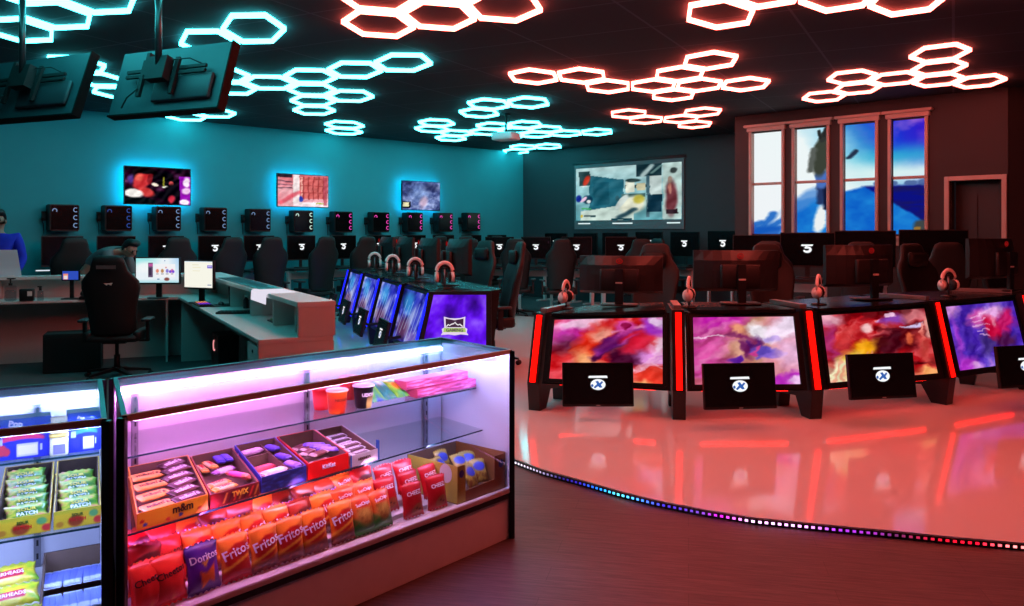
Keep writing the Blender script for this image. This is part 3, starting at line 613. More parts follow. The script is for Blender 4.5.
# bench desk: top on white legs, back towards the wall (+Y)
def make_desk(w, dep, h, label='', group=None, mat=None):
    T = thing('gaming_desk', label, 'desk', group=group)
    MB().box(-w/2, w/2, -dep/2, dep/2, h-.035, h).build('desktop', mat or pbr('dark_desktop', (.10, .11, .12), .45), T, .004)
    for s in (-1, 1):
        mb = MB(); x = s*(w/2-.05); mb.cbox((x, 0, h/2), (.05, .07, h-.07)); mb.cbox((x, 0, .0175), (.06, dep*.9, .035)); mb.cbox((x, 0, h-.05), (.05, dep*.8, .03)); mb.build('leg', WHITEM, T, .004)
    MB().cbox((0, dep*.2, h-.14), (w-.15, .02, .12)).build('cable_tray', WHITEM, T)
    return T
def make_keyboard():
    T = thing('keyboard', '', 'keyboard')
    MB().box(-.22, .22, -.07, .07, 0, .018).build('case', BLACK, T, .003)
    mb = MB()
    for r in range(4):
        for k in range(12): mb.box(-.205+.034*k, -.178+.034*k, -.055+.03*r, -.03+.03*r, .018, .025)
    mb.build('key', pbr('key_caps', (.10, .10, .11), .5), T)
    return T
DESK = make_desk(.70, .56, .86); du = [False]
def desk(p, rz, label, group, z=0):
    TAKEN.append((p[0], p[1], .74))
    o = put(DESK, not du[0], (p[0], p[1], z), rz, label, group); du[0] = True; return o
KB = make_keyboard(); ku = [False]
def keyboard(p, rz, label, group):
    o = put(KB, not ku[0], tuple(p), rz, label, group); ku[0] = True; return o
def monitor(p, rz, logo, label, group):
    k = 1 if logo else 0
    o = put([MONB, MONL][k], not mused[k], tuple(p), rz, label, group); mused[k] = True; return o
TX = [65, 119, 169, 216, 260.6, 304, 344, 381.5, 415.5, 446, 474]
MXS = [64, 118, 168, 216.5, 261, 303.3, 345, 381, 416.5, 445.5, 473.5, 499]
TLED = [0, 3, 0, 0, 0, 1, 2, 2, 2, 2, 2]
TZ = [1.855, 1.855, 1.855, 1.85, 1.85, 1.845, 1.84, 1.835, 1.83, 1.82, 1.81]
WH = {0: 'dim', 3: 'navy'}
for i, px in enumerate(TX):
    p = LW(px, .24); k = TLED[i]; p.z = zat([217.5, 218, 218.5, 219, 220, 221, 221.7, 222, 222, 222, 221.7][i], p.y)
    col = ['ice blue', 'white', 'magenta', 'dark navy'][k]
    put(TOW[k], not tused[k], tuple(p), R(45), 'black tower with %s fan lights, %s on the teal wall from reception' % (col, ORD[i]), 'computer towers on the teal wall'); tused[k] = True
for i, px in enumerate(MXS):
    d = LW(px, .45); dz = .86
    desk(d+NL*0.02, R(45), 'dark gaming desk on white legs, %s along the teal wall from reception' % ORD[i], 'desks along the teal wall')
    o = monitor((d.x-NL.x*.05, d.y-NL.y*.05, dz), R(45), i >= 2, ('black monitor with a white emblem, ' if i >= 2 else 'blank black monitor, ')+'%s along the teal wall from reception' % ORD[i], 'monitors along the teal wall')
    o.scale = (1, 1, 1.36); o.location.z = dz
    c = LW(px+(5 if i in (0, 1, 2, 3, 4) else 12), 1.25)
    if i not in (1, 11): chair(c, R(45+random.uniform(-14, 14)), 'black gaming chair at the %s desk along the teal wall from reception' % ORD[i], 'chairs along the teal wall', 0, 1.03)
# ------------------------------------------------------------------ far rows of stations
def station(p, rz, i, row, ztop, logo, with_chair, w=1.0, floor=0, crz=None):
    p = Vector(p); Rm = Matrix.Rotation(rz, 3, 'Z')
    desk(p, rz, 'dark desk on white legs, %s %s' % (ORD[i], row), 'desks '+row.split(' from')[0], floor).scale = (1 if 'middle' in row else .8, 1, 1)
    q = p+Rm @ Vector((0, .08, 0))
    m_ = monitor((q.x, q.y, floor+.86), rz, logo, ('black monitor with a white emblem, ' if logo else 'dark monitor, ')+'%s %s' % (ORD[i], row), 'monitors '+row.split(' from')[0])
    sc = (ztop-.86-floor)/.425; m_.scale = (w, 1, sc)
    if with_chair is not None:
        c = p+Rm @ Vector((with_chair, -.80, 0)); chair(c, rz+R(random.uniform(-12, 12)), 'black gaming chair at the desk %s %s' % (ORD[i], row), 'chairs '+row.split(' from')[0], floor, 1.0)
for i, px in enumerate([553, 582.5, 612, 646, 682, 720.5]):
    station(BW(px, .55), R(-45), i, 'below the projection screen from the teal wall', zat([233, 233, 232.5, 231.5, 231.5, 230.5, 234][i], BW(px, .55).y), i != 6, None if i != 4 else .30, 1.15)
for i, (px, w_, yt) in enumerate([(807, 1.28, 232.5), (865, 1.34, 230.5), (934, 1.4, 229.5), (756, 1.2, 235)]):
    p = WW(px, 1.0); o = [1, 2, 3, 0][i]
    station(p, R(-22), o, 'before the tall windows from the screen wall', zat(yt, p.y-.05), i == 0, [-.35, -.05, .0, -.2][i], w_)
for i, (px, Y) in enumerate([(499, 15.9), (535.5, 15.6), (576.5, 15.3), (621, 15.0)]):
    p = atd(px, Y); station(p, R(-6), i, 'in the middle row from the purple panel', zat(236.8, Y), True, [-.35, -.28, -.28, .3][i], 1.0)
# ------------------------------------------------------------------ curved play monitors seen from behind (rear towards -Y)
def make_curved(red=True):
    T = thing('curved_monitor', '', 'monitor')
    w, h, n = .73, .42, 10
    def sect(x): return .10*(x/(w/2))**2      # edges bend towards the player
    rs = []
    for k in range(n+1):
        x = -w/2+w*k/n; y = sect(x); t = .02+.035*(1-(abs(x)/(w/2))**2)
        rs.append([(x, y+.02, .12), (x, y-t, .15), (x, y-t-.012*(1-abs(x)/(w/2)), .12+h*.5), (x, y-t, .12+h-.10), (x, y-.01, .12+h), (x, y+.02, .12+h)])
    MB().rings(rs, 0, False, True).build('rear_shell', pbr('monitor_shell', (.11, .10, .105), .42), T)
    rs = []
    for k in range(n+1):
        x = (-w/2+.012)+(w-.024)*k/n; y = sect(x)+.0215; rs.append([(x, y, .135), (x, y, .12+h-.012), (x, y+.002, .12+h-.012), (x, y+.002, .135)])
    MB().rings(rs, 0, False, True).build('screen', SCREENBLK, T)
    mb = MB(); mb.rbox(-.17, .17, -.085, -.04, .16, .12+h-.14, .02); mb.build('rear_hub', pbr('monitor_hub', (.07, .065, .07), .5), T, 0)
    mb = MB(); mb.box(-.035, .035, -.115, -.08, .0, .40); mb.rbox(-.16, .16, -.18, .06, 0, .015, .05); mb.build('stand', BLACK, T, .003)
    if red:
        mb = MB(); mb.torus((0, -.062, .12+h-.055), .024, .005, 'Y', 16, 5); mb.cyl((0, -.060, .12+h-.055), (0, -.065, .12+h-.055), .012, n=8)
        mb.build('logo', REDLOGO, T, 0)
    MB().rbox(-.03, .03, -.1165, -.1145, .24, .258, .004).build('badge', pbr('badge_silver', (.75, .72, .7), .3), T)
    return T
CMR = make_curved(True); cmu = [False]
def curved(p, rz, label, group, sz=1.0):
    o = put(CMR, not cmu[0], tuple(p), rz, label, group); cmu[0] = True; o.scale = (1, 1, sz); return o
# ------------------------------------------------------------------ headset on a stand
def make_headset():
    T = thing('headset', '', 'headset')
    W = pbr('headset_shell', (.88, .84, .83), .35)
    mb = MB(); pts = [(.075*math.cos(a), 0, .155+.085*math.sin(a)) for a in np.linspace(-.25, PI+.25, 17)]; mb.tube(pts, .014, 8, ry=.02); mb.build('headband', W, T)
    mb = MB(); pts = [(.060*math.cos(a), 0, .155+.068*math.sin(a)) for a in np.linspace(.3, PI-.3, 11)]; mb.tube(pts, .010, 8, ry=.018); mb.build('band_padding', BLACKM, T)
    for s in (-1, 1):
        mb = MB(); mb.rings([[(s*x, .042*math.cos(2*PI*i/14), .105+.05*math.sin(2*PI*i/14)) for i in range(14)] for x in (.088, .084, .06)]); e = mb.build('ear_cup', W, T)
        mb = MB(); mb.rings([[(s*x, r*.04*math.cos(2*PI*i/14), .105+r*.048*math.sin(2*PI*i/14)) for i in range(14)] for x, r in ((.06, 1.0), (.045, 1.02), (.038, .8))]); mb.build('ear_cushion', BLACKM, e)
    return T
def make_hstand():
    T = thing('headset_stand', '', 'stand')
    mb = MB(); mb.cyl((0, 0, .012), (0, 0, .19), .009, n=10); mb.build('post', GREYM, T)
    MB().lathe([(.065, 0), (.065, .008), (.05, .014), (.01, .016)], 18).build('foot_plate', BLACK, T)
    MB().rbox(-.028, .028, -.014, .014, .186, .1995, .010).build('hook', BLACK, T)
    return T
HS = make_headset(); HST = make_hstand(); hu = [False]
def headset(p, rz, label, where, sc=1.0):
    o = put(HST, not hu[0], tuple(p), rz, 'slim headset stand '+where, 'headset stands'); o.scale = (sc,)*3
    q = Vector(p)+Vector((0, 0, .0)); o2 = put(HS, not hu[0], tuple(q), rz, label, 'white headsets'); o2.scale = (sc,)*3; hu[0] = True
# ------------------------------------------------------------------ red pods on the arc
PC = Vector((1.75, 9.95, 0)); RB, RT = 3.5, 3.36
PHI = [-26.6, -7.3, 10.4, 34.2, 54]; DR = [0, 0, 0, 0, .34]; ZT = [.80, .855, .862, .885, .90]; ZB = .26; FZ = SH
def arc(phi, r, z=0):
    r = r+float(np.interp(phi, PHI, DR)); return Vector((PC.x+r*math.sin(R(phi)), PC.y-r*math.cos(R(phi)), z))
def art1(U, V):
    u, v = warp(U, V, .35, 3, 101); n = fbm(u, v, 4, 103)
    img = ramp(n, [(.2, (.55, .03, .12)), (.42, (.85, .10, .14)), (.55, (.93, .28, .30)), (.68, (.96, .55, .62)), (.85, (1, .88, .95))])
    img = blob(img, U, V, .12, .22, .15, .25, .3, (.80, .22, .75), .8, .9); img = blob(img, U, V, .25, .06, .25, .08, -.2, (1, .85, .95), .9, .7); img = blob(img, U, V, .10, .45, .12, .16, 0, (.35, .10, .18), .7, .8)
    img = blob(img, U, V, .34, .40, .14, .3, .3, (.90, .20, .10), .9, .6); img = blob(img, U, V, .36, .78, .13, .28, -.3, (1, .72, .50), .95, .8); img = blob(img, U, V, .34, .85, .06, .14, 0, (1, .92, .75), .9, .7); img = blob(img, U, V, .42, .25, .12, .1, -.5, (1, .75, .68), .8, .8)
    for k in range(5): img = line(img, U, V, .42+.03*k, .62-.1*k, .82+.02*k, .20-.02*k, .05-.006*k, [(.30, .05, .30), (.78, .30, .70), (.86, .10, .24), (.62, .16, .55), (.95, .6, .75)][k], .9)
    img = blob(img, U, V, .52, .42, .10, .16, .6, (.42, .10, .45), .9, .6); img = blob(img, U, V, .66, .14, .09, .12, 0, (.90, .35, .72), .9, .5); img = blob(img, U, V, .67, .13, .04, .06, 0, (.60, .05, .30), 1, .5); img = blob(img, U, V, .70, .62, .16, .16, .2, (.28, .04, .22), .9, .6)
    img = blob(img, U, V, .80, .38, .09, .22, .5, (.88, .14, .28), .9, .6); img = blob(img, U, V, .93, .12, .10, .16, 0, (.68, .25, .85), .9, .8); img = blob(img, U, V, .96, .05, .05, .08, 0, (1, .9, 1), .9, .8)
    img = blob(img, U, V, .90, .62, .14, .14, -.5, (.93, .62, .92), .95, .7); img = blob(img, U, V, .97, .42, .05, .15, .3, (1, .85, .95), .9, .8); img = blob(img, U, V, .88, .92, .22, .16, -.4, (.94, .28, .20), .9, .7); img = blob(img, U, V, .80, .99, .1, .05, 0, (1, .75, .5), .9, .8); img = blob(img, U, V, .05, .95, .1, .12, 0, (.95, .35, .40), .9, .8)
    for k in range(6): img = line(img, U, V, .60+.06*k, .95-.05*k, .98, .55+.05*k, .012, (1, .8, .9), .5)
    return img
def art2(U, V):
    u, v = warp(U, V, .3, 3, 111); n = fbm(u, v, 4, 113)
    img = ramp(U+.5*(n-.5), [(.0, (.78, .25, .60)), (.2, (.80, .35, .62)), (.4, (.80, .50, .48)), (.6, (.84, .62, .52)), (.85, (.92, .60, .70)), (1, (.98, .75, .85))])
    img = blob(img, U, V, .30, .05, .25, .12, -.2, (.78, .10, .72), .9, .8); img = blob(img, U, V, .12, .55, .12, .5, .5, (.92, .38, .70), .7, .9)
    for k in range(7): img = line(img, U, V, 0, .98-.13*k, .45, .55-.1*k, .03, [(.90, .45, .72), (.65, .22, .42), (.95, .62, .80)][k % 3], .5)
    img = line(img, U, V, 0, .32, .45, .29, .012, (1, .85, .95), .9); img = blob(img, U, V, .42, .22, .07, .12, .3, (.95, .66, .50), .9, .7); img = blob(img, U, V, .44, .5, .1, .1, 0, (.92, .72, .60), .8, .8)
    img = blob(img, U, V, .66, .24, .10, .10, .2, (1, .96, 1), 1, .4); img = line(img, U, V, .62, .20, .82, .30, .09, (1, .97, 1)); img = line(img, U, V, .78, .30, .98, .04, .10, (1, .92, 1)); img = line(img, U, V, .70, .34, .86, .34, .04, (.80, .70, .95))
    img = blob(img, U, V, .57, .42, .09, .13, .2, (.40, .14, .48), 1, .5); img = blob(img, U, V, .50, .50, .05, .14, -.4, (.46, .12, .40), .9, .6); img = line(img, U, V, .34, .28, .56, .34, .03, (.60, .24, .45)); img = blob(img, U, V, .70, .52, .15, .07, .3, (.46, .36, .80), 1, .5); img = line(img, U, V, .62, .60, .86, .55, .03, (.56, .42, .86)); img = blob(img, U, V, .40, .64, .08, .07, -.3, (.42, .16, .66), 1, .5); img = line(img, U, V, .58, .55, .62, .45, .02, (.85, .30, .62))
    img = blob(img, U, V, .92, .55, .12, .2, 0, (.96, .78, .92), .8, .9); img = blob(img, U, V, .86, .92, .22, .07, -.25, (.78, .22, .80), .95, .6); img = blob(img, U, V, .97, .95, .1, .05, 0, (1, .85, 1), .9, .7); img = blob(img, U, V, .05, .98, .2, .06, 0, (.85, .45, .5), .8, .8)
    return img
def art3(U, V):
    u, v = warp(U, V, .5, 3, 121); n = fbm(u, v, 5, 123)
    img = ramp(n, [(.2, (.22, .02, .05)), (.45, (.55, .05, .10)), (.6, (.78, .12, .16)), (.75, (.92, .40, .42)), (.9, (1, .8, .8))])
    for k in range(9): img = line(img, U, V, .15+.05*k, .75-.07*k, .62+.06*k, .22+.05*((k*7) % 5)-.04, .018, [(.95, .45, .45), (.40, .03, .07), (.80, .12, .18)][k % 3], .7)
    img = blob(img, U, V, .08, .08, .12, .10, 0, (1, .78, .85), .9, .8); img = blob(img, U, V, .05, .4, .06, .25, 0, (.75, .25, .55), .8, .9)
    img = blob(img, U, V, .42, .24, .06, .05, -.3, (1, .85, .85), .9, .7); img = blob(img, U, V, .22, .35, .09, .18, .6, (.88, .30, .30), .7, .8)
    img = blob(img, U, V, .38, .52, .18, .10, -.5, (1, .70, .12), 1, .6); img = blob(img, U, V, .22, .70, .13, .16, -.6, (1, .86, .35), 1, .7); img = blob(img, U, V, .10, .86, .11, .2, 0, (1, .97, .80), 1, .7); img = blob(img, U, V, .24, .9, .12, .12, 0, (1, .80, .55), 1, .8)
    for k in range(6): img = line(img, U, V, .05+.05*k, 1, .12+.055*k, .6, .012, (1, .65, .55), .7)
    img = blob(img, U, V, .60, .48, .14, .22, .4, (.30, .04, .12), .9, .7); img = blob(img, U, V, .68, .12, .14, .08, -.3, (.55, .30, .75), .9, .8); img = blob(img, U, V, .66, .05, .05, .03, 0, (1, .85, .95), .9); img = blob(img, U, V, .88, .10, .12, .12, 0, (.92, .55, .58), .9, .9)
    img = blob(img, U, V, .80, .42, .09, .22, .1, (.42, .05, .10), 1, .5); img = blob(img, U, V, .80, .46, .04, .08, 0, (.92, .42, .28), 1, .7); img = line(img, U, V, .73, .25, .90, .27, .02, (.85, .80, .95)); img = line(img, U, V, .90, .27, .92, .62, .014, (.95, .6, .55))
    img = blob(img, U, V, .93, .62, .06, .25, -.2, (.85, .32, .30), .9, .8); img = blob(img, U, V, .90, .95, .14, .08, 0, (1, .72, .45), .95, .8); img = blob(img, U, V, .97, .3, .04, .15, 0, (1, .75, .70), .9, .8); img = blob(img, U, V, .70, .88, .14, .1, 0, (.70, .10, .12), .9, .8)
    return img
def art4(U, V):
    u, v = warp(U, V, .3, 3, 131); n = fbm(u, v, 4, 133)
    img = ramp(n, [(.2, (.25, .12, .60)), (.5, (.38, .22, .78)), (.7, (.52, .40, .86)), (.9, (.80, .55, .92))])
    img = blob(img, U, V, .05, .05, .12, .1, 0, (.88, .62, .88), .9, .9); img = blob(img, U, V, .06, .5, .05, .3, 0, (.72, .30, .86), .8, .9); img = blob(img, U, V, .12, .93, .18, .14, 0, (.80, .25, .85), .9, .9); img = blob(img, U, V, .26, .96, .08, .06, 0, (1, .80, 1), .8, .9)
    img = blob(img, U, V, .50, .62, .12, .2, .3, (.28, .20, .48), .8, .7); img = blob(img, U, V, .42, .22, .14, .16, .4, (.90, .40, .72), .9, .7); img = blob(img, U, V, .62, .14, .16, .12, -.3, (.95, .72, .90), .9, .7); img = blob(img, U, V, .60, .38, .13, .20, -.2, (.80, .06, .28), 1, .5); img = blob(img, U, V, .64, .28, .05, .08, 0, (1, .60, .72), .9, .8); img = blob(img, U, V, .82, .30, .13, .22, .3, (.86, .12, .42), .9, .6); img = blob(img, U, V, .75, .6, .14, .1, .2, (.36, .10, .32), .9, .6)
    for k in range(5): img = line(img, U, V, .30+.02*k, .2+.08*k, .55, .12+.1*k, .01, (1, .80, .95), .7)
    return img
ARTS = [art1, art2, art3, art4]
ARTLIT = vemis('red_pod_art', .88)
REDBAR = emis('red_bar', (3.2, .008, .004), 1.0); REDDIM = emis('red_under', (9, .05, .02), 1.0)
PBLK = pbr('pod_black', (.045, .042, .045), .4)
def leg_board(mb, phi, r_dep, zt, w=.045, off=0):
    """radial side board: slanted front edge, foot at the floor"""
    d = Vector((math.sin(R(phi)), -math.cos(R(phi)), 0)); q = Vector((math.cos(R(phi)), math.sin(R(phi)), 0))*w; dr = float(np.interp(phi, PHI, DR))
    def ring(s): return [PC+d*(r+dr)+Vector((0, 0, z))+q*s for r, z in ((RT+.03, zt), (RB+.03, ZB), (RB+.0, FZ), (RB-.13, FZ), (RB-.22, ZB-.08), (RB-r_dep+.14, FZ+.12), (RB-r_dep+.12, FZ), (RB-r_dep, FZ), (RT-r_dep, zt))]
    a, b_ = ring(-1), ring(1); mb.hexa(a, b_)
arts_lab = ['red and pink swirl art, nearest the snack case', 'pink violet art with a white sweep', 'fiery orange and dark red art', 'violet and magenta art cut by the photo edge']
LOWMON = None
for i in range(4):
    p0, p1 = PHI[i], PHI[i+1]; ztl, ztr = ZT[i], ZT[i+1]
    c = arc((p0+p1)/2, RB); T = thing('gaming_pod', 'black gaming pod desk with '+arts_lab[i], 'gaming pod', (c.x, c.y, FZ), 0, 'red lit gaming pods'); inv = -Vector((c.x, c.y, FZ))
    def shift(m_): m_.v = [tuple(Vector(v)+inv) for v in m_.v]; return m_
    dq = [R(.9)*0, 0]
    eps = 1.15
    # front frame and picture
    TL, TR = arc(p0+eps, RT, ztl), arc(p1-eps, RT, ztr); BL, BR = arc(p0+eps, RB, ZB), arc(p1-eps, RB, ZB)
    nrm = (TR-TL).cross(BL-TL).normalized()
    if nrm.y > 0: nrm = -nrm
    mb = MB(); mb.hexa([TL, TR, BR, BL], [v-nrm*.04 for v in (TL, TR, BR, BL)]); fr = shift(mb).build('front_panel', PBLK, T)
    def bil(u, v): return (TL*(1-u)+TR*u)*(1-v)+(BL*(1-u)+BR*u)*v
    q4 = [bil(.055, .06), bil(.945, .06), bil(.945, .92), bil(.055, .92)]; q4 = [v+nrm*.004+inv for v in q4]
    picture('art_picture', q4, organic(ARTS[i], 500+i, .16), ARTLIT, fr, 150, 88)
    mb = MB(); rim = [bil(.035, .03), bil(.965, .03), bil(.965, .95), bil(.035, .95)]
    for a, b_ in ((0, 1), (1, 2), (2, 3), (3, 0)):
        t = (rim[b_]-rim[a]).normalized(); s_ = nrm.cross(t)*.014; mb.hexa([rim[a]-s_, rim[b_]-s_, rim[b_]+s_, rim[a]+s_], [v+nrm*.014 for v in (rim[a]-s_, rim[b_]-s_, rim[b_]+s_, rim[a]+s_)])
    shift(mb).build('bezel', PBLK, fr)
    # desktop ring segment
    n = 6; mb = MB()
    for k in range(n):
        a, b_ = p0+1.7+(p1-p0-3.4)*k/n, p0+1.7+(p1-p0-3.4)*(k+1)/n; za, zb_ = ztl+(ztr-ztl)*k/n, ztl+(ztr-ztl)*(k+1)/n
        lo = [arc(a, RT+.02, za), arc(b_, RT+.02, zb_), arc(b_, RT-.75, zb_), arc(a, RT-.75, za)]; mb.hexa(lo, [v+Vector((0, 0, .025)) for v in lo])
    shift(mb).build('desktop', pbr('pod_desktop', (.06, .055, .06), .25), T)
    # side boards with light bars
    for ph, zt in ([(p0, ztl)] if i < 3 else [(p0, ztl), (p1, ztr)]):
        mb = MB(); leg_board(mb, ph, .62, zt+.025, .05); lg = shift(mb).build('leg', PBLK, T)
        d = Vector((math.sin(R(ph)), -math.cos(R(ph)), 0)); q = Vector((math.cos(R(ph)), math.sin(R(ph)), 0)); mb = MB(); PCo = PC+d*float(np.interp(ph, PHI, DR))
        f0, f1 = PCo+d*(RT+.032)+Vector((0, 0, zt+.005)), PCo+d*(RB+.032)+Vector((0, 0, ZB+.01)); o = d*.012+Vector((0, 0, .004))
        mb.hexa([f0-q*.023, f0+q*.023, f1+q*.023, f1-q*.023], [v+o for v in (f0-q*.023, f0+q*.023, f1+q*.023, f1-q*.023)]); shift(mb).build('light_bar', REDBAR, lg)
        mb = MB(); a, b_ = PCo+d*(RT-.05)+Vector((0, 0, zt+.026)), PCo+d*(RT-.55)+Vector((0, 0, zt+.026)); mb.hexa([a-q*.03, a+q*.03, b_+q*.03, b_-q*.03], [v+Vector((0, 0, .03)) for v in (a-q*.03, a+q*.03, b_+q*.03, b_-q*.03)]); shift(mb).build('divider_rail', pbr('rail_metal', (.62, .58, .57), .35, .6), lg)
    # red glow strip below the panel
    mb = MB(); a, b_ = arc(p0+3, RB-.10, ZB-.02), arc(p1-3, RB-.10, ZB-.02); o = (arc((p0+p1)/2, 1)-PC).normalized()*.02
    mb.hexa([a, b_, b_-o, a-o], [v+Vector((0, 0, .015)) for v in (a, b_, b_-o, a-o)]); shift(mb).build('under_light', REDDIM, T)
# low screens in front of each pod
def make_low(w=.55, h=.335, lm=LOGO, blue=BLUELOGO):
    T = thing('low_screen', '', 'screen')
    MB().box(-w/2, w/2, 0, .035, -h/2, h/2).build('case', BLACK, T, .003)
    s_ = MB().box(-w/2+.008, w/2-.008, -.002, .001, -h/2+.02, h/2-.008).build('screen', pbr('idle_screen', (.06, .06, .066), .22), T)
    mb = MB(); mb.add([(x, -.0035, z) for x, z in ((-.075, .05), (.075, .05), (.07, .068), (-.07, .066))], [(0, 1, 2, 3)]); n = 22
    mb.add([(.058*math.cos(2*PI*k/n), -.0035, .0+.042*math.sin(2*PI*k/n)) for k in range(n)], [tuple(range(n))]); lg = mb.build('logo', lm, s_)
    mb = MB()
    mb.add([(x, -.0042, z) for x, z in ((-.02, .024), (.0, .028), (.012, .010), (.03, .026), (.04, .018), (.022, -.002), (.034, -.022), (.014, -.024), (.0, -.012), (-.024, -.03), (-.034, -.02), (-.008, .004))], [tuple(range(12))]); mb.add([(-.045+.010*math.cos(2*PI*k/8), -.0042, -.008+.012*math.sin(2*PI*k/8)) for k in range(8)], [tuple(range(8))]); mb.build('logo_mark', blue, lg)
    MB().box(-.015, .015, -.0025, .0, -h/2+.006, -h/2+.012).build('badge', pbr('badge_silver', (.75, .72, .7), .3), T)
    mb = MB(); mb.box(-.05, .05, .035, .06, -.05, .05); mb.tube([(0, .05, 0), (0, .12, -.02), (0, .22, .02)], .018, 8); mb.build('mount_arm', BLACKM, T)
    return T
LOW = make_low()
for i, (px, yc, d, tl, zr) in enumerate([(598, 384.5, 6.42, -14, -4), (740, 386, 6.12, -14, 2), (882.5, 376, 6.22, -12, 7), (1026, 366, 6.75, -10, 12)]):
    p = atd(px, d, zat(yc, d)); put(LOW, i == 0, tuple(p), Euler((R(-8), R(tl*0), R(zr+4)), 'XYZ'), 'low black screen with blue emblem before the '+['red and pink swirl art', 'violet art with a white sweep', 'fiery orange art', 'violet and magenta art at the photo edge'][i], 'low screens before the red pods')
    bpy.context.view_layer.update()
names = ['beside the snack case', 'with the pink violet art', 'with the fiery art', 'with the violet magenta art']
for i, (px, d, yt, zr, zt) in enumerate([(620, 7.25, 256, -12, .866), (738.5, 7.1, 250.5, 0, .891), (866.5, 7.35, 245, 18, .91), (1000, 8.0, 238.5, 30, .94)]):
    top = zat(yt, d); curved((atd(px, d).x, d, zt), R(zr), 'big curved monitor, rear view, on the red pod '+names[i], 'curved monitors on the red pods', (top-zt)/.54)
for i, (px, py, d, zr, zt) in enumerate([(566, 306, 7.3, 65, .825), (689, 304, 6.75, 70, .885), (818.5, 303, 6.95, 60, .89), (948.5, 293.5, 7.5, 20, .915)]):
    headset((atd(px, d).x, d, zt), R(zr), 'white headset hung on a stand on the red pod '+names[i], 'on the red pod '+names[i], 1.0)
for i, (px, d, zr) in enumerate([(650, 8.5, 160), (779, 8.45, 185), (936, 8.6, 200), (1015, 9.4, 215)]):
    chair(atd(px, d), R(zr), 'black gaming chair behind the red pod '+names[i], 'chairs of the red pods', FZ, .97)
# ------------------------------------------------------------------ blue pods in a line
LA = Vector((-.80, 8.35, 0)); LD = Vector((-.335, .942, 0)).normalized(); LN = Vector((-LD.y, LD.x, 0))   # LN: towards the reception
SP, LZT = 1.36, .885
def bart(seed):
    def f(U, V):
        u, v = warp(U, V, .4, 3, seed); n = fbm(u, v, 5, seed+2)
        img = ramp(n, [(.2, (.05, .05, .30)), (.42, (.16, .18, .62)), (.55, (.35, .38, .85)), (.68, (.62, .66, .95)), (.85, (.92, .95, 1))])
        img = blob(img, U, V, .35, .25, .25, .2, .4, (.25, .70, .95), .7, .9); img = blob(img, U, V, .70, .35, .18, .3, -.3, (.15, .18, .75), .8, .8); img = blob(img, U, V, .55, .55, .1, .3, .4, (.85, .9, 1), .6, .9); img = blob(img, U, V, .30, .75, .25, .2, 0, (.42, .22, .35), .8, .9); img = blob(img, U, V, .75, .85, .2, .15, 0, (.50, .38, .72), .7, .9)
        for k in range(6): img = line(img, U, V, .1+.14*k, .95-.1*(k % 3), .25+.13*k, .2+.1*(k % 2), .012, (.8, .9, 1), .5)
        return img
    return f
BLUEBAR = emis('blue_bar', (.02, .03, 2.2), 1.0); BLUEDIM = emis('blue_under', (.0, .5, 11), 1.0)
BART = vemis('blue_pod_art', .9)
bl = ['nearest the purple end panel', 'second from the purple end panel', 'third from the purple end panel', 'fourth from the purple end panel']
